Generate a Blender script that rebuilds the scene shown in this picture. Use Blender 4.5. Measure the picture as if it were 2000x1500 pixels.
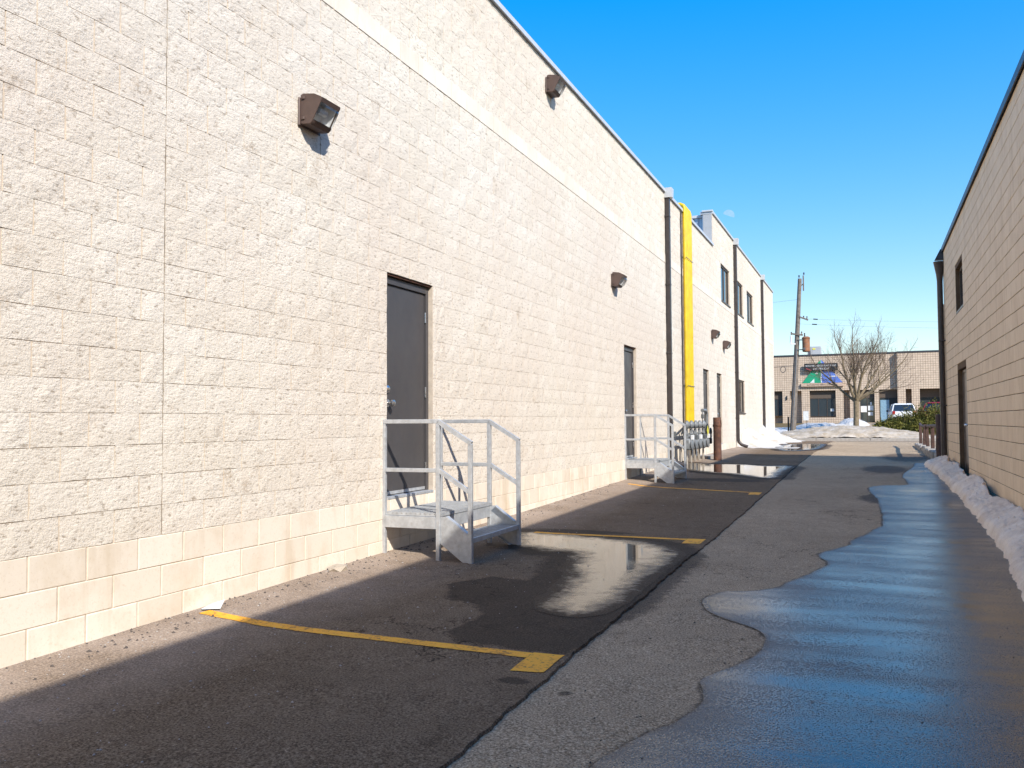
import bpy, bmesh, math, random
import numpy as np
from mathutils import Vector, Matrix, geometry
from math import radians, sin, cos, pi

# ------------------------------------------------------------------ camera, sky, sun, exposure
sc = bpy.context.scene
for o in list(bpy.data.objects): bpy.data.objects.remove(o)
COL = sc.collection
cam_d = bpy.data.cameras.new('camera'); cam = bpy.data.objects.new('camera', cam_d); COL.objects.link(cam)
cam_d.sensor_width = 36.0; cam_d.lens = 1730.1 * 36 / 2000; cam_d.clip_start = 0.05; cam_d.clip_end = 5000
Rv = Vector((0.92742452, 0.3739665, -0.00572836)); Uv = Vector((0.0211123, -0.0370539, 0.99909023)); Fv = Vector((-0.37341401, 0.92670171, 0.04225999))
cam.matrix_world = Matrix(((Rv.x, Uv.x, -Fv.x, 0), (Rv.y, Uv.y, -Fv.y, 0), (Rv.z, Uv.z, -Fv.z, 1.4), (0, 0, 0, 1)))
sc.camera = cam

SUN = Vector((1.0, -0.85, 0.954)).normalized()
elev = math.asin(SUN.z); azim = math.atan2(SUN.x, SUN.y)
world = bpy.data.worlds.new('World'); sc.world = world; world.use_nodes = True
wn = world.node_tree; wn.nodes.clear()
sky = wn.nodes.new('ShaderNodeTexSky'); sky.sky_type = 'NISHITA'; sky.sun_disc = False
sky.sun_elevation = elev; sky.sun_rotation = azim; sky.air_density = 1.5; sky.dust_density = 0.5; sky.ozone_density = 8.0
hsv = wn.nodes.new('ShaderNodeHueSaturation'); hsv.inputs['Saturation'].default_value = 2.2; hsv.inputs['Hue'].default_value = 0.517; hsv.inputs['Value'].default_value = 1.5
gam = wn.nodes.new('ShaderNodeGamma'); gam.inputs['Gamma'].default_value = 0.44
bg = wn.nodes.new('ShaderNodeBackground'); bg.inputs['Strength'].default_value = 0.15
wo = wn.nodes.new('ShaderNodeOutputWorld')
wn.links.new(sky.outputs[0], gam.inputs['Color']); wn.links.new(gam.outputs[0], hsv.inputs['Color']); wn.links.new(hsv.outputs[0], bg.inputs['Color']); wn.links.new(bg.outputs[0], wo.inputs['Surface'])

sun_d = bpy.data.lights.new('sun', 'SUN'); sun_d.energy = 2.65; sun_d.angle = radians(0.53); sun_d.color = (1.0, 0.95, 0.875)
sun = bpy.data.objects.new('sun', sun_d); COL.objects.link(sun); sun.rotation_euler = SUN.to_track_quat('Z', 'Y').to_euler(); sun.location = (20, -17, 30)

vs = sc.view_settings; vs.view_transform = 'Standard'; vs.look = 'None'; vs.gamma = 1.0; vs.exposure = 1.33; vs.use_curve_mapping = False
sc.render.engine = 'CYCLES'

rnd = random.Random(7)
npr = np.random.RandomState(11)

# ------------------------------------------------------------------ helpers
def lin(h):
    h = h.lstrip('#'); c = [int(h[i:i+2], 16) / 255 for i in (0, 2, 4)]
    return tuple(x / 12.92 if x <= 0.04045 else ((x + 0.055) / 1.055) ** 2.4 for x in c) + (1.0,)

class MB:
    def __init__(s): s.v = []; s.f = []; s.a = {}
    def add(s, vs_, fs, **attr):
        o = len(s.v); s.v.extend(tuple(v) for v in vs_); s.f.extend(tuple(i + o for i in f) for f in fs)
        for k, val in attr.items():
            L = s.a.setdefault(k, [0.0] * o); L.extend([0.0] * (o - len(L)))
            L.extend(val if hasattr(val, '__len__') else [val] * len(vs_))
        return s
    def box(s, x0, x1, y0, y1, z0, z1):
        v = [(x, y, z) for x in (x0, x1) for y in (y0, y1) for z in (z0, z1)]
        return s.add(v, [(0,1,3,2),(4,6,7,5),(0,4,5,1),(2,3,7,6),(0,2,6,4),(1,5,7,3)])
    def bbox(s, x0, x1, y0, y1, z0, z1, b=0.006):
        # box with chamfered edges
        bm = bmesh.new(); bmesh.ops.create_cube(bm, size=1)
        for v in bm.verts: v.co = Vector(((x0+x1)/2 + v.co.x*(x1-x0), (y0+y1)/2 + v.co.y*(y1-y0), (z0+z1)/2 + v.co.z*(z1-z0)))
        bmesh.ops.bevel(bm, geom=list(bm.edges), offset=b, segments=1, affect='EDGES')
        bm.verts.index_update(); s.add([v.co[:] for v in bm.verts], [[v.index for v in f.verts] for f in bm.faces]); bm.free(); return s
    def bar(s, p, q, w, h, up=(0, 0, 1)):
        # rectangular bar from p to q
        p = Vector(p); q = Vector(q); d = (q - p).normalized(); up = Vector(up)
        if abs(d.dot(up)) > 0.95: up = Vector((0, 1, 0))
        a = d.cross(up).normalized(); b = a.cross(d).normalized()
        v = [(c + a*i*w/2 + b*j*h/2)[:] for c in (p, q) for i, j in ((-1,-1),(1,-1),(1,1),(-1,1))]
        return s.add(v, [(3,2,1,0),(4,5,6,7),(0,1,5,4),(1,2,6,5),(2,3,7,6),(3,0,4,7)])
    def tube(s, pts, r, n=10, caps=True):
        pts = [Vector(p) for p in pts]; rs = r if hasattr(r, '__len__') else [r] * len(pts)
        v = []; f = []; prev = None
        for i, p in enumerate(pts):
            d = (pts[min(i+1, len(pts)-1)] - pts[max(i-1, 0)]).normalized()
            if prev is None:
                u = Vector((0, 0, 1)) if abs(d.z) < 0.9 else Vector((1, 0, 0)); a = d.cross(u).normalized()
            else:
                a = (prev - d * prev.dot(d)).normalized()
            prev = a; b = d.cross(a)
            v += [(p + (a*cos(2*pi*k/n) + b*sin(2*pi*k/n)) * rs[i])[:] for k in range(n)]
        for i in range(len(pts)-1):
            for k in range(n):
                k2 = (k+1) % n; f.append((i*n+k, i*n+k2, (i+1)*n+k2, (i+1)*n+k))
        if caps: f.append(tuple(range(n))[::-1]); f.append(tuple(range((len(pts)-1)*n, len(pts)*n)))
        return s.add(v, f)
    def prism(s, poly, P, d0, d1):
        # polygon of (a,b) mapped by P(a,b,d) between depths d0 and d1
        n = len(poly); v = [P(a, b, d0) for a, b in poly] + [P(a, b, d1) for a, b in poly]
        f = [tuple(range(n)), tuple(range(2*n-1, n-1, -1))] + [(i, i+n, (i+1) % n + n, (i+1) % n) for i in range(n)]
        return s.add(v, f)
    def lathe(s, prof, c, axis=2, n=14):
        # prof: (r, h) along axis through c
        c = Vector(c); v = []; f = []
        ax = Vector([1 if i == axis else 0 for i in range(3)]); a = Vector((0,1,0)) if axis == 0 else Vector((1,0,0)); b = ax.cross(a)
        for r, h in prof: v += [(c + ax*h + (a*cos(2*pi*k/n) + b*sin(2*pi*k/n)) * r)[:] for k in range(n)]
        for i in range(len(prof)-1):
            for k in range(n): f.append((i*n+k, i*n+(k+1) % n, (i+1)*n+(k+1) % n, (i+1)*n+k))
        f.append(tuple(range(n))[::-1]); f.append(tuple(range((len(prof)-1)*n, len(prof)*n)))
        return s.add(v, f)
    def mesh(s, name, mat, smooth=False):
        me = bpy.data.meshes.new(name); me.from_pydata(s.v, [], s.f); me.update()
        for k, L in s.a.items():
            L = L + [0.0] * (len(s.v) - len(L)); at = me.attributes.new(k, 'FLOAT', 'POINT'); at.data.foreach_set('value', np.array(L, dtype=np.float32))
        if mat is not None: me.materials.append(mat)
        if smooth: me.polygons.foreach_set('use_smooth', [True] * len(me.polygons))
        return me
    def build(s, name, mat, parent=None, smooth=False, recalc=True):
        me = s.mesh(name, mat, smooth)
        if recalc:
            bm = bmesh.new(); bm.from_mesh(me); bmesh.ops.recalc_face_normals(bm, faces=bm.faces); bm.to_mesh(me); bm.free()
        if smooth: me.polygons.foreach_set('use_smooth', [True] * len(me.polygons)); me.set_sharp_from_angle(angle=radians(38))
        o = bpy.data.objects.new(name, me); COL.objects.link(o)
        if parent is not None: o.parent = parent
        return o

def empty(name, label=None, cat=None, loc=(0, 0, 0), group=None):
    o = bpy.data.objects.new(name, None); COL.objects.link(o); o.location = loc; o.empty_display_size = 0.1
    return tag(o, label, cat, group)
def tag(o, label=None, cat=None, group=None, kind=None):
    if label: o['label'] = label
    if cat: o['category'] = cat
    if group: o['group'] = group
    if kind: o['kind'] = kind
    return o
def put(name, me, loc, parent):
    o = bpy.data.objects.new(name, me); o.location = loc; o.parent = parent; COL.objects.link(o); return o
def copy_tree(o, parent=None):
    c = o.copy(); COL.objects.link(c); c.parent = parent
    for ch in [k for k in o.children]: copy_tree(ch, c)
    return c

# ------------------------------------------------------------------ materials
class NT:
    def __init__(s, name):
        s.m = bpy.data.materials.new(name); s.m.use_nodes = True; s.t = s.m.node_tree; s.t.nodes.clear()
        s.out = s.t.nodes.new('ShaderNodeOutputMaterial'); s.pos = None
    def n(s, typ, ins=None, **props):
        nd = s.t.nodes.new('ShaderNode' + typ)
        for k, v in props.items(): setattr(nd, k, v)
        for k, v in (ins or {}).items():
            sk = nd.inputs[k]
            if isinstance(v, bpy.types.NodeSocket): s.t.links.new(v, sk)
            else: sk.default_value = v
        return nd
    def P(s):
        if s.pos is None: s.pos = s.n('NewGeometry').outputs['Position']
        return s.pos
    def noise(s, scale, detail=3, rough=0.55, stretch=None, vec=None):
        v = vec or s.P()
        if stretch: v = s.n('VectorMath', {0: v, 1: stretch}, operation='MULTIPLY').outputs[0]
        return s.n('TexNoise', {'Vector': v, 'Scale': scale, 'Detail': detail, 'Roughness': rough}).outputs['Fac']
    def vor(s, scale, feature='F1', vec=None):
        return s.n('TexVoronoi', {'Vector': vec or s.P(), 'Scale': scale}, feature=feature).outputs['Distance']
    def ramp(s, fac, *stops, interp='LINEAR'):
        r = s.n('ValToRGB', {'Fac': fac}); e = r.color_ramp.elements; r.color_ramp.interpolation = interp
        while len(e) < len(stops): e.new(0.5)
        for i, (p, c) in enumerate(stops):
            e[i].position = p; e[i].color = c if hasattr(c, '__len__') else (c, c, c, 1)
        return r.outputs['Color']
    def mix(s, fac, a, b, mode='MIX'):
        nd = s.n('Mix', data_type='RGBA', blend_type=mode)
        for i, v in ((0, fac), (6, a), (7, b)):
            if isinstance(v, bpy.types.NodeSocket): s.t.links.new(v, nd.inputs[i])
            else: nd.inputs[i].default_value = v
        return nd.outputs[2]
    def math(s, op, a, b=0.0, clamp=False):
        nd = s.n('Math', {0: a, 1: b}, operation=op); nd.use_clamp = clamp; return nd.outputs[0]
    def maprange(s, v, a, b, c=0.0, d=1.0):
        return s.n('MapRange', {'Value': v, 'From Min': a, 'From Max': b, 'To Min': c, 'To Max': d}).outputs['Result']
    def attr(s, name): return s.n('Attribute', attribute_name=name).outputs['Fac']
    def bump(s, h, strength=0.5, dist=0.01, normal=None):
        ins = {'Height': h, 'Strength': strength, 'Distance': dist}
        if normal is not None: ins['Normal'] = normal
        return s.n('Bump', ins).outputs['Normal']
    def bsdf(s, color, rough=0.7, metal=0.0, normal=None, spec=0.5, **kw):
        ins = {'Base Color': color, 'Roughness': rough, 'Metallic': metal, 'Specular IOR Level': spec}
        if normal is not None: ins['Normal'] = normal
        ins.update(kw)
        b = s.n('BsdfPrincipled', ins); s.t.links.new(b.outputs[0], s.out.inputs['Surface']); return s.m

def c4(r, g, b): return (r, g, b, 1.0)

def mat_split():
    t = NT('split_face_block')
    tone = t.attr('tone')
    fine = t.noise(120, 4, 0.7); mid = t.noise(38, 5, 0.72); lump = t.noise(12, 4, 0.6); big = t.noise(1.1, 3, 0.6); st = t.noise(2.6, 5, 0.7)
    wide = t.noise(0.35, 3, 0.55); diag = t.noise(30, 4, 0.7, stretch=(1, 0.55, 1.5))
    base = t.mix(tone, c4(0.69, 0.62, 0.515), c4(0.745, 0.68, 0.58))
    base = t.mix(t.maprange(wide, 0.4, 0.65), base, c4(0.68, 0.595, 0.495))
    # tiny shadows of the rough face painted as dark specks, plus brown weather stains
    pit_shade = t.math('MAXIMUM', t.ramp(diag, (0.34, 1.0), (0.43, 0.0)), t.ramp(fine, (0.33, 0.8), (0.42, 0.0)))
    base = t.mix(t.math('MULTIPLY', pit_shade, 0.68), base, c4(0.25, 0.19, 0.13))
    stain = t.math('MULTIPLY', t.ramp(st, (0.60, 0.0), (0.73, 1.0)), t.ramp(mid, (0.40, 0.0), (0.60, 1.0)))
    base = t.mix(t.math('MULTIPLY', stain, 0.85), base, c4(0.34, 0.245, 0.155))
    base = t.mix(t.math('MULTIPLY', t.ramp(big, (0.5, 0.0), (0.75, 1.0)), 0.30), base, c4(0.64, 0.54, 0.42))
    h = t.math('ADD', t.math('ADD', t.math('MULTIPLY', mid, 1.2), t.math('MULTIPLY', fine, 0.5)), t.math('ADD', t.math('MULTIPLY', lump, 0.45), t.math('MULTIPLY', diag, 1.2)))
    return t.bsdf(base, 0.95, normal=t.bump(h, 0.85, 0.008), spec=0.1)

def mat_smooth_block(name, c0, c1, stain, bump=0.25):
    t = NT(name); tone = t.attr('tone')
    base = t.mix(tone, c0, c1)
    n1 = t.noise(3.0, 5, 0.65); n2 = t.noise(60, 4, 0.7)
    drip = t.noise(4.0, 4, 0.65, stretch=(1, 1, 0.18))
    base = t.mix(t.math('MULTIPLY', t.ramp(n1, (0.48, 0.0), (0.75, 1.0)), 0.5), base, stain)
    base = t.mix(t.math('MULTIPLY', t.ramp(drip, (0.52, 0.0), (0.72, 1.0)), 0.55), base, stain)
    base = t.mix(t.math('MULTIPLY', t.ramp(n2, (0.32, 1.0), (0.45, 0.0)), 0.35), base, stain)
    return t.bsdf(base, 0.9, normal=t.bump(n2, bump, 0.004), spec=0.2)

def mat_plain(name, col, rough=0.6, metal=0.0, var=0.25, scale=8.0, bump=0.0, spec=0.5, bscale=120, dirt=None):
    t = NT(name)
    n1 = t.noise(scale, 4, 0.6)
    dark = tuple(x * (1 - var) for x in col[:3]) + (1,)
    base = t.mix(t.maprange(n1, 0.35, 0.65), col, dark)
    if dirt:
        base = t.mix(t.math('MULTIPLY', t.ramp(t.noise(scale * 1.7, 5, 0.7), (0.52, 0.0), (0.72, 1.0)), 0.7), base, dirt)
    r = t.maprange(t.noise(scale * 2.3, 3), 0.3, 0.7, max(0.02, rough - 0.08), min(1, rough + 0.08))
    nm = t.bump(t.noise(bscale, 3), bump, 0.003) if bump else None
    return t.bsdf(base, r, metal, nm, spec)

def asphalt_nodes(t, old):
    tone = t.noise(0.55, 4, 0.6); fine = t.noise(85, 4, 0.72); mid = t.noise(6, 5, 0.65); dust = t.noise(1.6, 5, 0.7); speck = t.noise(48, 2, 0.5)
    agg = t.vor(70 if old else 100)
    if old: a, b, s = c4(0.325, 0.236, 0.148), c4(0.42, 0.310, 0.200), c4(0.76, 0.60, 0.42)
    else:   a, b, s = c4(0.128, 0.087, 0.054), c4(0.194, 0.136, 0.087), c4(0.44, 0.33, 0.225)
    base = t.mix(t.maprange(tone, 0.32, 0.68), a, b)
    base = t.mix(t.math('MULTIPLY', t.ramp(mid, (0.45, 0.0), (0.7, 1.0)), 0.5), base, tuple(x * 0.6 for x in a[:3]) + (1,))
    base = t.mix(t.math('MULTIPLY', t.ramp(fine, (0.50, 0.0), (0.63, 1.0)), 0.7 if old else 0.5), base, s)
    base = t.mix(t.math('MULTIPLY', t.ramp(fine, (0.36, 1.0), (0.47, 0.0)), 0.75), base, tuple(x * 0.25 for x in a[:3]) + (1,))
    base = t.mix(t.math('MULTIPLY', t.ramp(agg, (0.20, 1.0), (0.34, 0.0)), 0.5 if old else 0.35), base, tuple(x * 0.35 for x in a[:3]) + (1,))
    base = t.mix(t.math('MULTIPLY', t.ramp(speck, (0.68, 0.0), (0.74, 1.0)), 0.6), base, s)
    # tar-dark scuffs and a few hairline cracks
    sc_ = t.noise(2.4, 6, 0.78)
    base = t.mix(t.math('MULTIPLY', t.ramp(sc_, (0.60, 0.0), (0.70, 1.0)), 0.55), base, tuple(x * 0.4 for x in a[:3]) + (1,))
    wv = t.n('VectorMath', {0: t.P(), 1: t.n('TexNoise', {'Vector': t.P(), 'Scale': 5.0, 'Detail': 4.0}).outputs['Color']}, operation='ADD').outputs[0]
    ck = t.vor(0.7, 'DISTANCE_TO_EDGE', wv)
    ckm = t.math('MULTIPLY', t.ramp(ck, (0.004, 1.0), (0.010, 0.0)), t.ramp(t.noise(0.5, 3), (0.50, 0.0), (0.58, 1.0)))
    base = t.mix(t.math('MULTIPLY', ckm, 0.8), base, tuple(x * 0.2 for x in a[:3]) + (1,))
    base = t.mix(t.math('MULTIPLY', t.attr('dust'), t.maprange(dust, 0.25, 0.75, 0.25, 1.0)), base, t.mix(t.ramp(fine, (0.4, 0.0), (0.6, 1.0)), c4(0.36, 0.285, 0.225), c4(0.54, 0.44, 0.355)))  # dust tone, raised so its colour also brightens the sunlit wall foot
    h = t.math('ADD', t.math('MULTIPLY', fine, 0.9), t.math('MULTIPLY', agg, -0.9))
    return base, h

def mat_asphalt(name, old):
    t = NT(name); base, h = asphalt_nodes(t, old)
    d = t.attr('damp'); ed = t.math('SUBTRACT', t.math('ADD', d, t.math('MULTIPLY', t.noise(9, 6, 0.75), 0.9)), 0.45)
    dm = t.maprange(ed, 0.28, 0.52)
    wetc = t.mix(1.0, base, c4(0.36, 0.35, 0.355), 'MULTIPLY')
    col = t.mix(dm, base, wetc)
    r = t.maprange(dm, 0, 1, 0.95, 0.72)
    return t.bsdf(col, r, normal=t.bump(h, 0.55 if old else 0.45, 0.006), spec=0.08)

def mat_puddle(name, old, still):
    # standing melt water over asphalt: attribute depth = metres from the water's edge
    t = NT(name); base, h = asphalt_nodes(t, old)
    d = t.math('ADD', t.attr('depth'), t.math('MULTIPLY', t.math('SUBTRACT', t.noise(11, 5, 0.7), 0.5), 0.16))
    streak = t.noise(1.0, 4, 0.6, stretch=(0.55, 3.2, 1)); patch = t.noise(0.8, 3, 0.55)
    wet = t.mix(1.0, base, c4(0.17, 0.17, 0.18), 'MULTIPLY')
    if still:
        d = t.math('ADD', t.attr('depth'), t.math('MULTIPLY', t.math('SUBTRACT', t.noise(6, 6, 0.78), 0.5), 0.55)); cover = t.maprange(d, 0.07, 0.36)
        damp = t.mix(1.0, base, c4(0.36, 0.35, 0.355), 'MULTIPLY'); col = t.mix(cover, damp, wet)
        rough = t.maprange(t.math('POWER', cover, 0.6), 0, 1, 0.62, 0.025)
        bs = t.maprange(d, 0.07, 0.34, 0.55, 0.008)
    else:
        cover = t.maprange(d, -0.02, 0.03)
        col = t.mix(cover, base, wet)
        film = t.maprange(t.math('ADD', t.math('MULTIPLY', streak, 0.6), t.math('MULTIPLY', patch, 0.5)), 0.42, 0.68)
        r1 = t.maprange(film, 0, 1, 0.20, 0.05)
        rough = t.mix(t.maprange(d, -0.03, 0.06), c4(0.45, 0.45, 0.45), r1)
        thin = t.maprange(t.math('ADD', t.attr('depth'), t.math('MULTIPLY', t.noise(1.7, 4, 0.65), 0.5)), 0.2, 0.95, 0.11, 0.0)
        gr = t.math('ADD', t.math('ADD', t.noise(115, 3, 0.65), thin), t.math('MULTIPLY', film, -0.10))
        proud = t.math('MULTIPLY', t.ramp(gr, (0.47, 0.0), (0.55, 1.0)), 0.85)
        col = t.mix(proud, col, t.mix(1.0, base, c4(0.30, 0.29, 0.29), 'MULTIPLY'))
        rough = t.mix(proud, rough, c4(0.62, 0.62, 0.62))
        bs = t.mix(film, c4(0.30, 0.30, 0.30), c4(0.08, 0.08, 0.08))
    level = t.n('CombineXYZ', {'X': 0.0, 'Y': 0.0, 'Z': 1.0}).outputs[0]
    if not still: h = t.math('ADD', t.noise(150, 3, 0.6), t.math('MULTIPLY', t.vor(105), -0.8))
    nm = t.bump(h, 1.0, 0.005, level)
    bnode = nm.node; t.t.links.new(bs, bnode.inputs['Strength'])
    sp = t.maprange(cover, 0, 1, 0.06, 0.8)
    return t.bsdf(col, rough, normal=nm, spec=sp, IOR=1.5)

def mat_paint_line():
    t = NT('yellow_line_paint')
    n = t.noise(38, 5, 0.75); w = t.noise(3.5, 4, 0.65)
    k = t.ramp(t.math('ADD', t.math('MULTIPLY', n, 0.7), t.math('MULTIPLY', w, 0.45)), (0.47, 1.0), (0.56, 0.0))
    base = t.mix(t.maprange(w, 0.35, 0.65), c4(0.82, 0.36, 0.030), c4(0.90, 0.44, 0.040))
    base = t.mix(t.math('MULTIPLY', k, 0.75), base, c4(0.13, 0.085, 0.05))
    return t.bsdf(base, 0.75, normal=t.bump(t.noise(150, 3), 0.4, 0.004), spec=0.3)

def mat_snow(name, clean, dirty, amt, speck=0.6):
    t = NT(name)
    n1 = t.noise(2.2, 5, 0.65); n2 = t.noise(26, 5, 0.7); sp = t.noise(95, 3, 0.7)
    base = t.mix(t.ramp(n1, (0.5 - amt * 0.3, 0.0), (0.72 - amt * 0.1, 1.0)), clean, dirty)
    base = t.mix(t.math('MULTIPLY', t.ramp(n2, (0.5, 0.0), (0.7, 1.0)), 0.45), base, dirty)
    base = t.mix(t.math('MULTIPLY', t.ramp(sp, (0.62, 0.0), (0.70, 1.0)), speck), base, c4(0.10, 0.08, 0.065))
    h = t.math('ADD', t.noise(12, 5, 0.65), t.math('MULTIPLY', t.noise(70, 4, 0.7), 0.45))
    return t.bsdf(base, 0.8, normal=t.bump(h, 0.75, 0.03), spec=0.25)

def mat_ground():
    t = NT('winter_turf')
    n1 = t.noise(0.5, 5, 0.65); n2 = t.noise(14, 5, 0.75)
    base = t.mix(t.maprange(n1, 0.35, 0.65), c4(0.22, 0.145, 0.07), c4(0.16, 0.115, 0.06))
    base = t.mix(t.ramp(n2, (0.42, 0.0), (0.7, 1.0)), base, c4(0.10, 0.085, 0.035))
    return t.bsdf(base, 0.95, normal=t.bump(n2, 0.8, 0.05), spec=0.1)

def mat_far_block():
    # scored half-block facing, joints every 0.2 m: too far off to pick apart
    t = NT('scored_block_facing')
    sep = t.n('SeparateXYZ', {0: t.P()})
    v = t.n('CombineXYZ', {'X': sep.outputs['X'], 'Y': sep.outputs['Z'], 'Z': 0.0}).outputs[0]
    br = t.n('TexBrick', {'Vector': v, 'Scale': 1.0, 'Mortar Size': 0.013, 'Mortar Smooth': 0.2, 'Brick Width': 0.2, 'Row Height': 0.2, 'Color1': c4(0.57, 0.455, 0.345), 'Color2': c4(0.47, 0.37, 0.28), 'Mortar': c4(0.14, 0.105, 0.08)}, offset=0.0)
    br.inputs['Bias'].default_value = 0.0
    n = t.noise(5, 6, 0.75); n2 = t.noise(25, 4, 0.7)
    base = t.mix(t.maprange(n, 0.3, 0.7, 0, 0.4), br.outputs['Color'], c4(0.64, 0.50, 0.38))
    h = t.math('ADD', t.math('MULTIPLY', br.outputs['Fac'], -1.0), t.math('MULTIPLY', n2, 1.0))
    return t.bsdf(base, 0.95, normal=t.bump(h, 0.8, 0.02), spec=0.1)

def mat_glass(name, col=(0.02, 0.025, 0.03), rough=0.03):
    t = NT(name); nm = t.bump(t.noise(1.5, 2), 0.03, 0.02)
    return t.bsdf(col + (1.0,), rough, normal=nm, spec=0.9)

def mat_clear(name):
    t = NT(name)
    g = t.n('BsdfGlossy', {'Color': c4(1, 1, 1), 'Roughness': 0.03}); tr = t.n('BsdfTransparent', {'Color': c4(0.86, 0.88, 0.9)})
    fr = t.n('Fresnel', {'IOR': 1.5}); mx = t.n('MixShader', {0: t.math('ADD', fr.outputs[0], 0.05), 1: tr.outputs[0], 2: g.outputs[0]})
    t.t.links.new(mx.outputs[0], t.out.inputs['Surface']); return t.m

M = {}
M['split'] = mat_split()
M['plinth'] = mat_smooth_block('plinth_block', c4(0.66, 0.575, 0.465), c4(0.74, 0.66, 0.55), c4(0.50, 0.39, 0.26))
M['band'] = mat_smooth_block('band_block', c4(0.70, 0.62, 0.52), c4(0.75, 0.67, 0.57), c4(0.58, 0.49, 0.38), 0.1)
M['mortar'] = mat_plain('mortar', c4(0.58, 0.49, 0.39), 0.95, var=0.2, scale=12, bump=0.4, spec=0.1)
M['sealant'] = mat_plain('joint_sealant', c4(0.27, 0.215, 0.16), 0.8, var=0.4, scale=6)
M['tan'] = mat_smooth_block('tan_painted_block', c4(0.79, 0.60, 0.405), c4(0.84, 0.65, 0.445), c4(0.64, 0.465, 0.29))
M['tan_mortar'] = mat_plain('tan_mortar', c4(0.17, 0.11, 0.065), 0.95, var=0.25, bump=0.3, spec=0.1)
M['coping'] = mat_plain('coping_metal', c4(0.54, 0.56, 0.58), 0.45, 0.1, var=0.12)
M['dark_coping'] = mat_plain('dark_coping_metal', c4(0.055, 0.06, 0.07), 0.45, 0.3)
M['door'] = mat_plain('door_paint', c4(0.066, 0.061, 0.061), 0.42, var=0.12, scale=2.5, bump=0.05)
M['frame'] = mat_plain('bronze_frame', c4(0.085, 0.062, 0.048), 0.4, 0.2, var=0.2)
M['chrome'] = mat_plain('brushed_steel', c4(0.72, 0.70, 0.67), 0.28, 0.95, var=0.1)
M['galv'] = mat_plain('galvanised_steel', c4(0.56, 0.575, 0.585), 0.42, 0.45, var=0.22, scale=16, dirt=c4(0.40, 0.38, 0.35))
M['downspout'] = mat_plain('downspout_brown', c4(0.055, 0.045, 0.042), 0.4, 0.2, var=0.3)
M['lamp'] = mat_plain('lamp_bronze', c4(0.105, 0.068, 0.055), 0.45, 0.15, var=0.2, bump=0.1)
M['lens'] = mat_clear('lamp_lens')
M['reflector'] = mat_plain('lamp_reflector', c4(0.82, 0.82, 0.80), 0.35, 0.15)
M['yellow'] = mat_plain('yellow_pipe_paint', c4(0.66, 0.45, 0.004), 0.45, var=0.25, scale=5, dirt=c4(0.50, 0.36, 0.03))
M['meter'] = mat_plain('meter_grey', c4(0.21, 0.22, 0.225), 0.5, var=0.35, scale=14)
M['meter_dark'] = mat_plain('meter_dark_grey', c4(0.12, 0.125, 0.125), 0.5, var=0.3, scale=14)
M['white'] = mat_plain('white_plastic', c4(0.75, 0.75, 0.73), 0.5)
M['sticker'] = mat_plain('yellow_sticker', c4(0.75, 0.68, 0.06), 0.5)
M['rust'] = mat_plain('rusty_steel', c4(0.13, 0.062, 0.042), 0.85, 0.1, var=0.5, scale=5, bump=0.6, bscale=60, dirt=c4(0.27, 0.105, 0.04))
M['rail_brown'] = mat_plain('brown_rail', c4(0.085, 0.045, 0.035), 0.7, 0.1, var=0.4, scale=9, bump=0.3, dirt=c4(0.16, 0.07, 0.04))
M['concrete'] = mat_plain('concrete', c4(0.40, 0.36, 0.31), 0.9, var=0.3, scale=5, bump=0.5, spec=0.2, dirt=c4(0.22, 0.18, 0.14))
M['clad'] = mat_plain('grey_stucco', c4(0.36, 0.375, 0.39), 0.85, var=0.1, bump=0.3)
M['corr'] = mat_plain('blue_grey_cladding', c4(0.36, 0.43, 0.52), 0.35, 0.55, var=0.1)
M['asphalt_new'] = mat_asphalt('asphalt_new', False); M['asphalt_old'] = mat_asphalt('asphalt_old', True)
M['water_right'] = mat_puddle('melt_water_old', True, False); M['water_left'] = mat_puddle('melt_water_new', False, True)
M['line'] = mat_paint_line()
M['snow_dirty'] = mat_snow('old_dirty_snow', c4(0.94, 0.79, 0.63), c4(0.72, 0.55, 0.40), 0.45, 0.75)
M['snow_clean'] = mat_snow('clean_snow', c4(0.60, 0.58, 0.55), c4(0.46, 0.39, 0.30), 0.3, 0.6)
M['snow_brown'] = mat_snow('plough_bank_snow', c4(0.58, 0.50, 0.40), c4(0.33, 0.25, 0.16), 0.7, 0.8)
M['turf'] = mat_ground()
M['far'] = mat_far_block()
M['far_dark'] = mat_plain('brown_panel', c4(0.10, 0.075, 0.055), 0.7, var=0.15)
M['glass'] = mat_glass('window_glass')
M['glass_dim'] = mat_glass('shop_glass', (0.035, 0.045, 0.05), 0.05)
M['black'] = mat_plain('black_plastic', c4(0.015, 0.015, 0.016), 0.5)
M['wood'] = mat_plain('pole_wood', c4(0.20, 0.165, 0.135), 0.9, var=0.4, scale=6, bump=0.5)
M['tank'] = mat_plain('transformer_rust', c4(0.30, 0.125, 0.055), 0.75, var=0.45, scale=4, dirt=c4(0.20, 0.17, 0.14))
M['porcelain'] = mat_plain('insulator_brown', c4(0.06, 0.045, 0.04), 0.3)
M['bark'] = mat_plain('bark', c4(0.23, 0.175, 0.105), 0.95, var=0.4, scale=7, bump=0.7, bscale=40)
M['twig'] = mat_plain('twig_bark', c4(0.155, 0.105, 0.07), 0.9, var=0.3)
M['wire'] = mat_plain('wire', c4(0.05, 0.05, 0.05), 0.6)
M['roofing'] = mat_plain('roof_gravel', c4(0.25, 0.24, 0.23), 0.95, var=0.3, scale=3)

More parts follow.
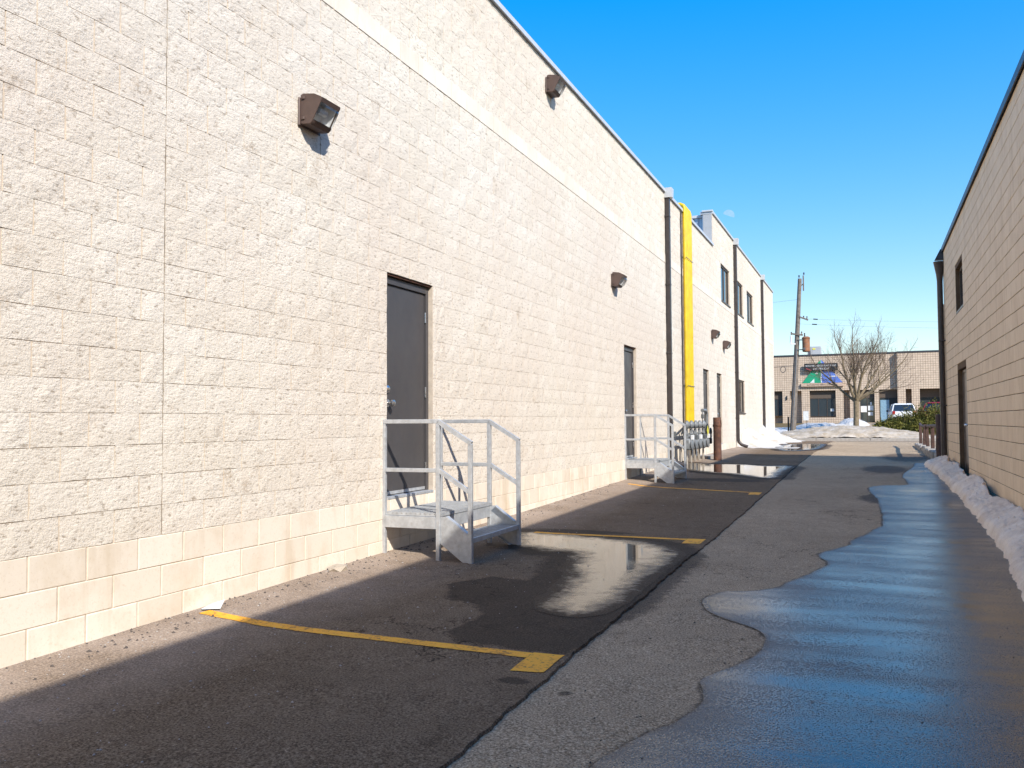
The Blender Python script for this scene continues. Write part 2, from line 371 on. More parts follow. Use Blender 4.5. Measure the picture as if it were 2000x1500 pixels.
# ------------------------------------------------------------------ ground profile
YS = [-15, 0, 3.4, 7.4, 11, 14, 16.4, 22.5, 29, 36, 45, 50, 56, 58, 75, 85, 120]
ZS = [-.12, .03, .08, .14, .17, .22, .265, .385, .44, .44, .36, .24, .15, .2, .95, 1.1, 1.2]
CX = [-4.35, -3.75, -3.4, -1.53, 0, .9, 1.67]; CZ = [0, -.045, -.055, -.065, -.075, -.085, -.07]
def gz(x, y):
    return np.interp(y, YS, ZS) + np.interp(x, CX, CZ) * np.clip((40 - np.asarray(y)) / 10, 0, 1)

def poly_dist(px, py, poly):
    P = np.stack([px, py], -1); best = np.full(px.shape, 1e9); inside = np.zeros(px.shape, bool)
    n = len(poly)
    for i in range(n):
        a = np.array(poly[i]); b = np.array(poly[(i + 1) % n]); ab = b - a
        t = np.clip(((P - a) @ ab) / max(ab @ ab, 1e-9), 0, 1); q = a + t[..., None] * ab
        best = np.minimum(best, np.hypot(*(P - q).transpose(*((-1,) + tuple(range(px.ndim))))))
        c = ((a[1] > py) != (b[1] > py)) & (px < (b[0] - a[0]) * (py - a[1]) / (b[1] - a[1] + 1e-12) + a[0]); inside ^= c
    return np.where(inside, best, -best)

def smooth_poly(poly, step, amp, seed, sharp=0.0):
    # closed outline resampled with Catmull-Rom and made ragged
    r = np.random.RandomState(seed); P = np.array(poly); n = len(P); out = []
    for i in range(n):
        p0, p1, p2, p3 = P[i-1], P[i], P[(i+1) % n], P[(i+2) % n]
        m = max(2, int(np.hypot(*(p2 - p1)) / step))
        for k in range(m):
            t = k / m
            out.append(0.5 * ((2*p1) + (-p0 + p2)*t + (2*p0 - 5*p1 + 4*p2 - p3)*t*t + (-p0 + 3*p1 - 3*p2 + p3)*t**3))
    out = np.array(out); N = len(out)
    w = r.randn(N, 2); ker = np.array([1, 3, 1]) / 5
    for c in range(2): w[:, c] = np.convolve(np.r_[w[-1, c], w[:, c], w[0, c]], ker, 'valid')
    return out + w * amp

RIGHT_WATER = [(1.05, 24.0), (0.993, 23.728), (0.916, 22.458), (0.608, 19.931), (0.624, 18.489), (0.575, 17.591), (0.136, 17.304), (-0.038, 16.557), (0.089, 14.782), (0.132, 12.039), (0.062, 11.474), (-0.2, 10.278), (-0.207, 9.961), (-0.446, 9.362), (-0.484, 9.08), (-0.387, 8.596), (-0.54, 7.944), (-0.667, 7.562), (-0.694, 7.368), (-0.866, 7.166), (-1.066, 7.063), (-1.162, 6.858), (-1.158, 6.606), (-1.051, 6.31), (-0.889, 6.111), (-0.725, 5.968), (-0.647, 5.812), (-0.625, 5.54), (-0.659, 5.273), (-0.736, 5.037), (-0.822, 4.814), (-0.833, 4.658), (-0.788, 4.44), (-0.797, 4.265), (-0.853, 4.082), (-0.944, 3.862), (-1.006, 3.669), (-1.065, 3.459), (-1.025, 3.002), (-0.975, 2.653), (-0.7, 1.8), (0.3, 1.4), (1.35, 1.6), (1.4, 6.0), (1.42, 9.4), (1.45, 12.0), (1.46, 14.2), (1.46, 18.0), (1.42, 21.1), (1.4, 23.8)]
LEFT_WATER_ = [(-3.73, 9.546), (-3.233, 9.542), (-2.974, 9.486), (-2.469, 9.341), (-2.162, 9.22), (-1.938, 8.934), (-1.784, 8.567), (-1.735, 8.294), (-1.76, 7.914), (-1.74, 7.597), (-1.78, 7.393), (-1.69, 7.043), (-1.70, 6.878), (-1.77, 6.589), (-1.79, 6.254), (-1.83, 5.988), (-1.92, 5.9), (-2.1, 5.98), (-2.2, 6.209), (-2.26, 6.771), (-2.33, 7.259), (-2.45, 7.465), (-2.52, 7.915), (-2.70, 8.413), (-2.972, 8.372), (-3.183, 8.576), (-3.45, 8.7)]
FAR_WATER = [(-4.17, 21.674), (-3.445, 21.764), (-3.016, 21.897), (-2.295, 21.5), (-1.75, 21.7), (-1.72, 19.6), (-1.72, 18.3), (-1.95, 18.237), (-2.555, 19.0), (-3.054, 19.276), (-3.992, 20.141)]
STREET_WATER = [(-3.0, 36.2), (-1.75, 37.4), (-1.72, 31.4), (-2.6, 30.2)]
DAMP = [(-3.173, 6.518), (-2.988, 6.928), (-2.626, 6.829), (-2.709, 8.302), (-2.562, 9.266), (-1.746, 8.501), (-1.63, 7.835), (-1.63, 6.812), (-1.63, 5.999), (-1.63, 5.288), (-1.65, 4.90), (-2.36, 4.99), (-2.5, 5.134), (-2.479, 5.655), (-2.709, 5.994), (-2.924, 6.006)]
SEAM = -1.605
def seam_x(y): return SEAM + 0.007 * np.sin(y * 2.1) + 0.005 * np.sin(y * 5.7 + 1) + 0.005 * np.sin(y * 17.3) + 0.004 * np.sin(y * 41.3)

def swell(poly, w):
    P = np.array(poly); n = np.roll(P, -1, 0) - np.roll(P, 1, 0); n = np.stack([n[:, 1], -n[:, 0]], 1); n /= np.linalg.norm(n, axis=1)[:, None]
    area = np.sum(P[:, 0] * np.roll(P[:, 1], -1) - np.roll(P[:, 0], -1) * P[:, 1])
    Q = P + n * w * (1 if area > 0 else -1); Q[:, 0] = np.minimum(Q[:, 0], -1.655); return [tuple(q) for q in Q]
LEFT_WATER = swell(LEFT_WATER_, 0.13); FAR_WATER = swell(FAR_WATER, 0.2); STREET_WATER = swell(STREET_WATER, 0.2)
rw = smooth_poly(RIGHT_WATER, 0.07, 0.010, 1); lw = smooth_poly(LEFT_WATER, 0.07, 0.012, 2)
fw = smooth_poly(FAR_WATER, 0.12, 0.02, 3); sw = smooth_poly(STREET_WATER, 0.2, 0.02, 4)

def sheet(name, xs_fn, ys, nx, dz, mat, damp_fn=None, dust_fn=None, edge=None):
    v = []; f = []; X = []; Y = []
    for y in ys:
        x0, x1 = xs_fn(y)
        for i in range(nx + 1): X.append(x1 - .012 if (edge is not None and i == nx - 1) else x0 + (x1 - x0) * i / nx); Y.append(y)
    X = np.array(X); Y = np.array(Y); Z = gz(X, Y) + dz
    if edge is not None: Z = Z + edge(X, Y)
    m = MB(); k = nx + 1
    f = [(j*k+i, j*k+i+1, (j+1)*k+i+1, (j+1)*k+i) for j in range(len(ys)-1) for i in range(nx)]
    at = {}
    if damp_fn is not None: at['damp'] = list(damp_fn(X, Y))
    if dust_fn is not None: at['dust'] = list(dust_fn(X, Y))
    m.add(list(zip(X.tolist(), Y.tolist(), Z.tolist())), f, **at)
    return tag(m.build(name, mat, smooth=False, recalc=False), kind='structure')

def damp_field(X, Y):
    d = np.zeros_like(X)
    for pl, w in ((rw, 0.05), (lw, 0.34), (fw, 0.4), (sw, 0.3)):
        s = poly_dist(X, Y, pl[::2]); d = np.maximum(d, np.clip(1 + s / w, 0, 1) * (0.9 if w > .1 else 0.62))
    s = poly_dist(X, Y, DAMP); d = np.maximum(d, np.clip(0.55 + s / 0.2, 0, 1) * 0.92)
    for cx_, cy_, rx, ry in ((-1.75, 4.35, 0.12, 0.07), (-1.45, 4.3, 0.05, 0.05), (0.3, 21.5, 0.6, 1.5), (0.1, 15.0, 0.35, 0.8), (0.9, 27, 0.8, 3), (-2.6, 17.5, 1.0, 0.5), (-3.1, 9.9, 0.7, 0.16)):
        d = np.maximum(d, 0.8 * np.clip(1.3 - np.hypot((X - cx_) / rx, (Y - cy_) / ry), 0, 1))
    return d
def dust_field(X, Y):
    # salt and grit at the wall foot, paled to paint the sunlit strip brighter
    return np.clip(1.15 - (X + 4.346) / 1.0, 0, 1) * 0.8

ys_a = list(np.arange(-14, 2, 0.5)) + list(np.arange(2, 12, 0.05)) + list(np.arange(12, 26, 0.12)) + list(np.arange(26, 47.01, 0.5))
old = sheet('alley_pavement', lambda y: (-1.9, 1.70 if y < 24 else (6.0 if y < 46 else 6.0)), ys_a, 64, 0.0, M['asphalt_old'], damp_field)
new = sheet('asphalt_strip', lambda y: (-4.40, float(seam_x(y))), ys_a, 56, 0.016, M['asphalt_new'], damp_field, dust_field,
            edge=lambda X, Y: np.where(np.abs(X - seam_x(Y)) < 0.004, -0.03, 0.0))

def water(name, outline, dz, mat, label, spacing):
    N = len(outline); lo = outline.min(0); hi = outline.max(0)
    gx, gy = np.meshgrid(np.arange(lo[0], hi[0], spacing), np.arange(lo[1], hi[1], spacing * 1.3)); gx = gx.ravel() + npr.uniform(-.2, .2, gx.size) * spacing; gy = gy.ravel()
    keep = poly_dist(gx, gy, outline) > spacing * 0.45
    pts = [Vector(p) for p in outline.tolist()] + [Vector(p) for p in zip(gx[keep].tolist(), gy[keep].tolist())]
    r = geometry.delaunay_2d_cdt(pts, [], [list(range(N))], 1, 1e-6)
    V = np.array([p[:] for p in r[0]]); dep = np.maximum(poly_dist(V[:, 0], V[:, 1], outline), 0); dep[:N] = 0
    Z = gz(V[:, 0], V[:, 1]) + dz
    m = MB(); m.add(np.c_[V, Z].tolist(), r[2], depth=dep.tolist(), dust=0.0)
    o = m.build(name, mat, recalc=False)
    me = o.data
    if me.polygons[0].normal.z < 0: me.flip_normals()
    return tag(o, label, None, None, 'structure')
water('puddle', rw, 0.005, M['water_right'], 'long sheet of melt water along the right side of the alley, reflecting blue sky', 0.09)
water('puddle', lw, 0.0185, M['water_left'], 'puddle beside the nearest metal steps mirroring the cream wall', 0.07)
water('puddle', fw, 0.021, M['water_left'], 'puddle on the dark asphalt in front of the gas meters', 0.15)
water('puddle', sw, 0.021, M['water_left'], 'small puddle at the street end of the asphalt strip', 0.3)

# wide ground sheet, road and far lawn
def big_ground():
    xs = [-900, -300, -100, -60, -40, -30, -20, -14, -10, -7, -4.6, -1.6, 1.6, 4, 7, 12, 20, 40, 100, 300, 900]
    ys = [-600, -100, -30, -14, -5] + list(np.arange(0, 47, 2.0)) + list(np.arange(47, 62, 1.0)) + list(np.arange(62, 100, 3)) + [120, 200, 500, 1500]
    m = MB(); v = []
    for y in ys:
        for x in xs:
            drop = 0.10 if y < 60 else 0.0
            v.append((x, y, float(np.interp(y, YS, ZS)) - drop - (0.1 if y < 46.5 else 0)))
    k = len(xs); m.add(v, [(j*k+i, j*k+i+1, (j+1)*k+i+1, (j+1)*k+i) for j in range(len(ys)-1) for i in range(k-1)])
    tag(m.build('ground', M['turf'], recalc=False), kind='structure')
big_ground()
def road():
    m = MB(); ys = [46.4, 48, 50, 52, 54, 56.0]; xs = list(np.linspace(-120, 120, 41)); k = len(xs)
    m.add([(x, y, float(np.interp(y, YS, ZS)) + 0.01) for y in ys for x in xs], [(j*k+i, j*k+i+1, (j+1)*k+i+1, (j+1)*k+i) for j in range(len(ys)-1) for i in range(k-1)], damp=0.1, dust=0.35)
    tag(m.build('road', M['asphalt_old'], recalc=False), kind='structure')
    a = MB(); ys = [24.2, 30, 36, 42, 46.6]; xs = [5.98, 10, 20, 40]; k = 4
    a.add([(x, y, float(np.interp(y, YS, ZS)) - 0.012) for y in ys for x in xs], [(j*k+i, j*k+i+1, (j+1)*k+i+1, (j+1)*k+i) for j in range(4) for i in range(3)], damp=0.1, dust=0.3)
    tag(a.build('side_lot', M['asphalt_old'], recalc=False), kind='structure')
    c = MB()
    for x0 in np.arange(-60, 60, 3.0):
        if -4.0 < x0 < 0: pass
        c.bbox(x0 + 0.01, x0 + 2.99, 56.0, 56.22, 0.05, 0.31, 0.02)
    tag(c.build('kerb', M['concrete']), kind='structure')
    p = MB(); ys = [70, 74, 78, 82, 86]; xs = [-1.5, 5, 12, 30]; k = 4
    p.add([(x, y, float(np.interp(y, YS, ZS)) + 0.03) for y in ys for x in xs], [(j*k+i, j*k+i+1, (j+1)*k+i+1, (j+1)*k+i) for j in range(4) for i in range(3)], damp=0.1, dust=0.2)
    tag(p.build('parking_lot', M['asphalt_old'], recalc=False), kind='structure')
road()

# ------------------------------------------------------------------ painted parking lines
def flat_paint(name, polys, label):
    m = MB()
    for poly in polys:
        P = np.array(poly, float); out = []
        for i in range(len(P)):
            a, b = P[i], P[(i+1) % len(P)]; n = max(2, int(np.hypot(*(b - a)) / 0.04))
            for k in range(n): out.append(a + (b - a) * k / n + npr.uniform(-0.004, 0.004, 2))
        out = np.array(out); N = len(out); r = geometry.delaunay_2d_cdt([Vector(p) for p in out.tolist()], [], [list(range(N))], 1, 1e-6)
        V = np.array([p[:] for p in r[0]]); m.add(np.c_[V, gz(V[:, 0], V[:, 1]) + 0.0195].tolist(), r[2])
    o = m.build(name, M['line'], recalc=False)
    for p in o.data.polygons:
        if p.normal.z < 0: o.data.flip_normals(); break
    return tag(o, label, None, None, 'structure')
flat_paint('painted_line', [[(-4.25, 4.83), (-1.84, 4.765), (-1.84, 4.865), (-4.24, 4.935)], [(-1.838, 4.50), (-1.655, 4.53), (-1.655, 4.885), (-1.84, 4.88)]], 'nearest yellow parking line with a hooked end at the asphalt seam')
flat_paint('painted_line', [[(-3.6, 9.55), (-1.86, 9.60), (-1.86, 9.70), (-3.6, 9.65)], [(-1.858, 9.35), (-1.67, 9.37), (-1.67, 9.74), (-1.86, 9.72)]], 'yellow parking line between the two metal stairs, running beside the puddle')
flat_paint('painted_line', [[(-4.1, 15.75), (-1.86, 15.17), (-1.86, 15.27), (-4.1, 15.86)], [(-1.858, 14.85), (-1.68, 14.83), (-1.68, 15.24), (-1.86, 15.28)]], 'yellow parking line just in front of the farther metal stair')

# ------------------------------------------------------------------ block walls
def split_mesh_data(L, H, seed):
    r = np.random.RandomState(seed); nx, nz = (4, 2) if L > 0.25 else (2, 2)
    v = []
    for j in range(nz + 1):
        for i in range(nx + 1):
            b = i in (0, nx) or j in (0, nz)
            x = r.uniform(0.005, 0.009) if b else r.uniform(0.007, 0.013)
            dy = r.uniform(-.003, .003) if b else r.uniform(-.02, .02); dz_ = r.uniform(-.002, .002) if b else r.uniform(-.015, .015)
            v.append((x, -L/2 + L*i/nx + dy, -H/2 + H*j/nz + dz_))
    k = nx + 1; f = [(j*k+i, j*k+i+1, (j+1)*k+i+1, (j+1)*k+i) for j in range(nz) for i in range(nx)]
    ring = [i for i in range(nx+1)] + [j*k+nx for j in range(1, nz+1)] + [nz*k+i for i in range(nx-1, -1, -1)] + [j*k for j in range(nz-1, 0, -1)]
    o = len(v); v += [(-0.014, v[i][1], v[i][2]) for i in ring]; n = len(ring)
    f += [(ring[(q+1) % n], ring[q], o+q, o+(q+1) % n) for q in range(n)]
    return v, f
def smooth_mesh_data(L, H, seed, c=0.006, back=-0.012, sgn=1, proud=0.0):
    r = np.random.RandomState(seed); j = lambda: r.uniform(-.0015, .0015)
    v = []
    for d, q in ((back, 0), (proud - c + 0.001, 0), (proud + r.uniform(-.001, .001), c)):
        for sy, sz in ((-1,-1),(1,-1),(1,1),(-1,1)): v.append((sgn * d, sy*(L/2-q) + j(), sz*(H/2-q) + j()))
    f = []
    for l in (0, 4):
        for i in range(4): a, b = l+i, l+(i+1) % 4; f.append((a, b, b+4, a+4) if sgn > 0 else (b, a, a+4, b+4))
    f.append((8, 9, 10, 11) if sgn > 0 else (11, 10, 9, 8))
    return v, f

class BlockField:
    """lays blocks on a wall plane x = const; the most visible ones become objects, the rest one joined part"""
    def __init__(s, name, x, parent, mat, maker, nvar=10, keep=300):
        s.name, s.x, s.parent, s.mat, s.maker, s.nvar, s.keep = name, x, parent, mat, maker, nvar, keep; s.items = []
    def lay(s, a, b, z0, z1, g=0.005):
        if b - a < 0.05 or z1 - z0 < 0.04: return
        s.items.append(((a+b)/2, (z0+z1)/2, round(b - a - 2*g, 3), round(z1 - z0 - 2*(g if g == .004 else min(g, .0013)), 4)))
    def done(s, ymin):
        def score(it):
            y, z, L, H = it; zc = -s.x * 0.3734 * -1 * -1 if False else (-0.3734 * s.x + 0.9267 * y + 0.0423 * (z - 1.4))
            u = (0.9274 * s.x + 0.374 * y) / max(zc, .1) * 1730; w = 750 - (z - 1.4 - 0.0423 * zc) / max(zc, .1) * 1730
            if y < ymin or abs(u) > 1000 or not (0 < w < 1500): return -1
            return L * H * abs(s.x) / (zc ** 3)
        s.items.sort(key=score, reverse=True)
        cache = {}; joined = MB(); cnt = 0
        for i, it in enumerate(s.items):
            y, z, L, H = it; var = rnd.randrange(s.nvar); key = (L, H, var)
            if i < s.keep and score(it) > 0:
                if key not in cache:
                    v, f = s.maker(L, H, hash((round(L*1000), round(H*1000), var)) % 99991); m = MB(); m.add(v, f, tone=(var + 0.5) / s.nvar); cache[key] = m.mesh(s.name, s.mat)
                put(s.name, cache[key], (s.x, y, z), s.parent); cnt += 1
            else:
                v, f = s.maker(L, H, hash((round(L*1000), round(H*1000), var)) % 99991)
                joined.add([(p[0] + s.x, p[1] + y, p[2] + z) for p in v], f, tone=(var + 0.5) / s.nvar)
        if joined.v:
            o = joined.build(s.name + '_field', s.mat, s.parent, recalc=False); o['kind'] = 'stuff'
        return cnt

def panel(mb, P, a0, a1, z0, z1, openings, depth):
    """flat wall with rectangular openings (a0,a1,z0,z1) and reveals of the given depth; P(a,z,d)"""
    A = sorted({a0, a1, *[o[0] for o in openings], *[o[1] for o in openings]}); Zs = sorted({z0, z1, *[o[2] for o in openings], *[o[3] for o in openings]})
    A = [a for a in A if a0 <= a <= a1]; Zs = [z for z in Zs if z0 <= z <= z1]
    for i in range(len(A)-1):
        for j in range(len(Zs)-1):
            ca, cz = (A[i]+A[i+1])/2, (Zs[j]+Zs[j+1])/2
            if any(o[0] < ca < o[1] and o[2] < cz < o[3] for o in openings): continue
            mb.add([P(A[i], Zs[j], 0), P(A[i+1], Zs[j], 0), P(A[i+1], Zs[j+1], 0), P(A[i], Zs[j+1], 0)], [(0, 1, 2, 3)])
    for o in openings:
        c = [(o[0], o[2]), (o[1], o[2]), (o[1], o[3]), (o[0], o[3])]
        for i in range(4):
            p, q = c[i], c[(i+1) % 4]
            mb.add([P(p[0], p[1], 0), P(q[0], q[1], 0), P(q[0], q[1], depth), P(p[0], p[1], depth)], [(0, 1, 2, 3)])

DX = -4.346; ZP = 0.667
# ---- left building
LB = empty('block_building', 'long cream split-face block building with grey doors filling the left side', 'building', (DX, 20, 0.2))
LB.location = (0, 0, 0)
DOORS = [(7.52, 8.50), (16.53, 17.48), (25.25, 26.22), (27.67, 28.64)]
WINS = [(28.8, 30.7, 5.267, 6.467), (32.2, 34.15, 5.267, 6.467), (35.3, 37.25, 5.267, 6.467), (32.2, 34.25, 1.667, 2.867)]
OPEN = [(a, b, ZP, ZP + 2.2) for a, b in DOORS] + WINS
YEND = 45.5; YSTEP = 27.25; TOP1 = 6.72; TOP2 = 7.72
def xface(a, z, d): return (DX + 0.001 - d, a, z)
core = MB()
panel(core, xface, -12, YSTEP, -0.6, TOP1, [o for o in OPEN if o[1] < YSTEP], 0.16)
panel(core, xface, YSTEP, YEND, -0.6, TOP2, [o for o in OPEN if o[0] > YSTEP], 0.16)
core.add([(DX-.01, -12, -.6), (DX-.01, -12, TOP1), (-30, -12, TOP1), (-30, -12, -.6)], [(0,1,2,3)])
core.add([(DX-.01, YEND, -.6), (DX-.01, YEND, TOP2), (-30, YEND, TOP2), (-30, YEND, -.6)], [(3,2,1,0)])
core.build('wall_core', M['mortar'], LB)
rf = MB(); rf.box(-30, DX - 0.25, -12, YEND - 0.05, 6.2, 6.45); rf.build('roof', M['roofing'], LB)

CJ = [4.58, 20.62]
def row_breaks(half, y0, y1, joints=True):
    b = [4.58 + (0.2 if half else 0.0) + 0.4 * k for k in range(-40, 120)]
    if joints and half: b += CJ
    return sorted(x for x in set(round(v, 3) for v in b) if y0 < x < y1)
def lay_row(field, z0, z1, half, y0, y1, joints=True):
    spans = [(y0, y1)]
    for o in OPEN:
        if o[2] < z1 - 0.02 and o[3] > z0 + 0.02:
            ns = []
            for a, b in spans:
                if o[1] <= a or o[0] >= b: ns.append((a, b)); continue
                if o[0] > a: ns.append((a, o[0]))
                if o[1] < b: ns.append((o[1], b))
            spans = ns
    br = row_breaks(half, -6, YEND, joints)
    for a, b in spans:
        pts = [a] + [x for x in br if a + 0.06 < x < b - 0.06] + [b]
        for p, q in zip(pts[:-1], pts[1:]): field.lay(p, q, z0, z1)
SF = BlockField('split_block', DX, LB, M['split'], split_mesh_data, 14, 300)
BF = BlockField('band_block', DX, LB, M['band'], lambda L, H, s: smooth_mesh_data(L, H, s, 0.003, proud=0.014), 6, 90)
PF = BlockField('base_block', DX, LB, M['plinth'], lambda L, H, s: smooth_mesh_data(L, H, s, 0.005, proud=0.007), 10, 240)
for i in range(36):
    z0 = ZP + 0.2 * i
    F = BF if i == 22 else SF
    lay_row(F, z0, min(z0 + 0.2, TOP1), i % 2 == 1, -6.0, YSTEP)
    lay_row(F, z0, min(z0 + 0.2, TOP2), i % 2 == 1, YSTEP, YEND)
for i, h in ((1, True), (2, False), (3, True), (4, False)):
    z0 = ZP - 0.2 * i; lay_row(PF, z0, z0 + 0.2, h, -6.0, YEND, False)
SF.done(3.2); BF.done(5); PF.done(3.2)
# control joint sealant
for y in CJ:
    m = MB(); m.box(DX - 0.012, DX + 0.003, y - 0.0048, y + 0.0048, ZP, TOP1); m.build('control_joint', M['sealant'], LB)
# coping flashing in lengths
for y0, y1, z in [(y, min(y + 3.0, YSTEP - 0.01), TOP1) for y in np.arange(-12, YSTEP - .1, 3.0)] + [(y, min(y + 3.0, YEND + .04), TOP2) for y in np.arange(YSTEP, YEND, 3.0)]:
    m = MB(); prof = [(-0.36, 0.012), (-0.36, 0.095), (0.045, 0.080), (0.052, 0.003), (0.042, -0.002), (0.038, 0.012)]
    m.prism(prof, lambda a, b, d, y0=y0, z=z: (DX + a, d, z + b), y0 + 0.003, y1 - 0.003); m.build('coping', M['coping'], LB)
# tall parapet end and the metal-clad screen behind it
m = MB(); m.box(DX - 0.27, DX - 0.012, YSTEP, YSTEP + 0.02, TOP1 - 0.3, TOP2); m.build('parapet_end', M['clad'], LB)
m = MB(); m.box(DX - 0.30, DX + 0.03, YSTEP - 0.04, YSTEP + 0.1, TOP2 + 0.08, TOP2 + 0.125); m.build('parapet_cap', M['coping'], LB)
m = MB(); v = []; xs = np.arange(-14, DX - 0.25, 0.06)
for i, x in enumerate(xs):
    y = 27.42 + (0.03 if (i // 2) % 2 else 0.0); v += [(x, y, 6.4), (x, y, 7.66)]
m.add(v, [(2*i, 2*i+2, 2*i+3, 2*i+1) for i in range(len(xs)-1)]); m.build('roof_screen', M['corr'], LB)
m = MB(); m.box(-14, DX - 0.31, 27.36, 27.6, 7.66, 7.74); m.build('screen_cap', M['coping'], LB)
m = MB(); m.box(DX - 0.29, DX - 0.275, YSTEP + .005, 27.43, 6.4, 7.7); m.build('parapet_back', M['corr'], LB)

# doors
def door(y0, y1, lever=False):
    d = MB(); xf = DX - 0.068
    d.bbox(xf - 0.045, xf, y0 + 0.055, y1 - 0.055, ZP + 0.012, ZP + 2.10, 0.004)
    D_ = d.build('door', M['door'], LB)
    f = MB(); fx = DX - 0.046
    f.bbox(fx - 0.07, fx, y0 + 0.004, y0 + 0.052, ZP + 0.004, ZP + 2.175, 0.004); f.bbox(fx - 0.07, fx, y1 - 0.052, y1 - 0.004, ZP + 0.004, ZP + 2.175, 0.004)
    f.bbox(fx - 0.07, fx, y0 + 0.0525, y1 - 0.0525, ZP + 2.103, ZP + 2.175, 0.004); f.build('door_frame', M['door'], D_)
    l = MB(); l.box(DX - 0.044, DX - 0.012, y0 + 0.005, y1 - 0.005, ZP + 2.180, ZP + 2.197); l.build('lintel_angle', M['rust'], D_)
    s = MB(); s.bbox(DX - 0.14, DX + 0.012, y0 + 0.004, y1 - 0.004, ZP - 0.018, ZP + 0.010, 0.003); s.build('threshold', M['galv'], D_)
    for z in (ZP + 0.25, ZP + 1.05, ZP + 1.85):
        h = MB(); h.tube([(xf + 0.012, y1 - 0.056, z - 0.055), (xf + 0.012, y1 - 0.056, z + 0.055)], 0.010, 8); h.build('hinge', M['chrome'], D_, True)
    k = MB(); k.lathe([(0.040, 0), (0.040, 0.010), (0.017, 0.014), (0.016, 0.040), (0.030, 0.050), (0.036, 0.066), (0.032, 0.082), (0.014, 0.092)], (xf, y0 + 0.125, ZP + 0.92), 0, 18); k.build('door_knob', M['chrome'], D_, True)
    k = MB(); k.lathe([(0.038, 0), (0.037, 0.014), (0.024, 0.026), (0.014, 0.030)], (xf, y0 + 0.125, ZP + 1.06), 0, 18); k.build('deadbolt', M['chrome'], D_, True)
    w = MB(); w.box(xf, xf + 0.006, y0 + 0.06, y1 - 0.06, ZP + 0.02, ZP + 0.05); w.build('weather_strip', M['galv'], D_)
for a, b in DOORS: door(a, b)

def window(y0, y1, z0, z1, xf, parent, mat_f, sgn=1, mull=2, sill=True):
    # xf = face of frame; sgn +1 faces +x
    W_ = MB(); b = 0.05
    X = lambda d: xf - sgn * d
    def bx(m, d0, d1, a0, a1, c0, c1):
        m.bbox(min(X(d0), X(d1)), max(X(d0), X(d1)), a0, a1, c0, c1, 0.003)
    bx(W_, 0, .06, y0, y0 + b, z0, z1); bx(W_, 0, .06, y1 - b, y1, z0, z1); bx(W_, 0, .06, y0 + b, y1 - b, z1 - b, z1); bx(W_, 0, .06, y0 + b, y1 - b, z0, z0 + b)
    for k in range(1, mull):
        c = y0 + (y1 - y0) * k / mull; bx(W_, 0.005, .055, c - .025, c + .025, z0 + b, z1 - b)
    fo = W_.build('window', mat_f, parent)
    for k in range(mull):
        a0 = y0 + (y1 - y0) * k / mull + (b if k == 0 else .025); a1 = y0 + (y1 - y0) * (k+1) / mull - (b if k == mull-1 else .025)
        p = MB(); p.box(min(X(.03), X(.038)), max(X(.03), X(.038)), a0, a1, z0 + b, z1 - b); p.build('pane', M['glass'], fo)
    if sill:
        q = MB(); q.bbox(min(X(-.075), X(0.02)), max(X(-.075), X(0.02)), y0 - .03, y1 + .03, z0 - .052, z0 - .004, .004); q.build('sill', mat_f, fo)
for a, b, c, d in WINS: window(a + .005, b - .005, c + .005, d - .005, DX - 0.035, LB, M['frame'])

def downspout(y, z0, z1, kick=True, parent=LB):
    m = MB(); x = DX + 0.075
    m.bbox(x - 0.05, x + 0.05, y - 0.06, y + 0.06, z0, z1, 0.012); o = m.build('downspout', M['downspout'], parent)
    h = MB(); h.prism([(-.085, 0), (.085, 0), (.12, .22), (-.12, .22)], lambda a, b, d: (DX + .005 + d, y + a, z1 + b - .02), 0, .19); h.build('conductor_head', M['coping'], o)
    for z in np.arange(z0 + 0.8, z1, 1.6):
        s = MB(); s.bbox(DX + 0.0, x + 0.054, y - 0.075, y + 0.075, z, z + 0.03, .003); s.build('strap', M['downspout'], o)
    if kick:
        k = MB(); k.tube([(x, y, z0 + .1), (x + .02, y, z0 - .02), (x + .12, y, z0 - .12), (x + .32, y, z0 - .19)], .058, 10); k.build('outlet', M['downspout'], o, True)
downspout(20.40, 0.55, 6.62); downspout(31.75, 0.66, 7.60); downspout(40.2, 0.6, 7.60)

# ---- right building
RX = 1.67; RTOP = 5.30; RY0, RY1 = -20.0, 22.9
RB = empty('tan_block_building', 'tan painted block building in shade along the right edge', 'building')
ROPEN = [(18.20, 19.98, 0.33, 2.38), (18.45, 19.92, 3.56, 4.42)]
rc = MB()
panel(rc, lambda a, z, d: (RX + 0.008 + d, a, z), RY0, RY1, -0.6, RTOP, ROPEN, 0.16)
rc.add([(RX + .008, RY1, -.6), (RX + .008, RY1, RTOP), (16, RY1, RTOP), (16, RY1, -.6)], [(0, 1, 2, 3)])
rc.add([(RX + .008, RY0, -.6), (RX + .008, RY0, RTOP), (16, RY0, RTOP), (16, RY0, -.6)], [(3, 2, 1, 0)])
rc.add([(RX + .008, RY0, RTOP), (RX + .008, RY1, RTOP), (16, RY1, RTOP), (16, RY0, RTOP)], [(0, 1, 2, 3)])
rc.build('wall_core', M['tan_mortar'], RB)
RF = BlockField('wall_block', RX, RB, M['tan'], lambda L, H, s: smooth_mesh_data(L, H, s, 0.004, back=-0.010, sgn=-1, proud=0.0), 12, 300)
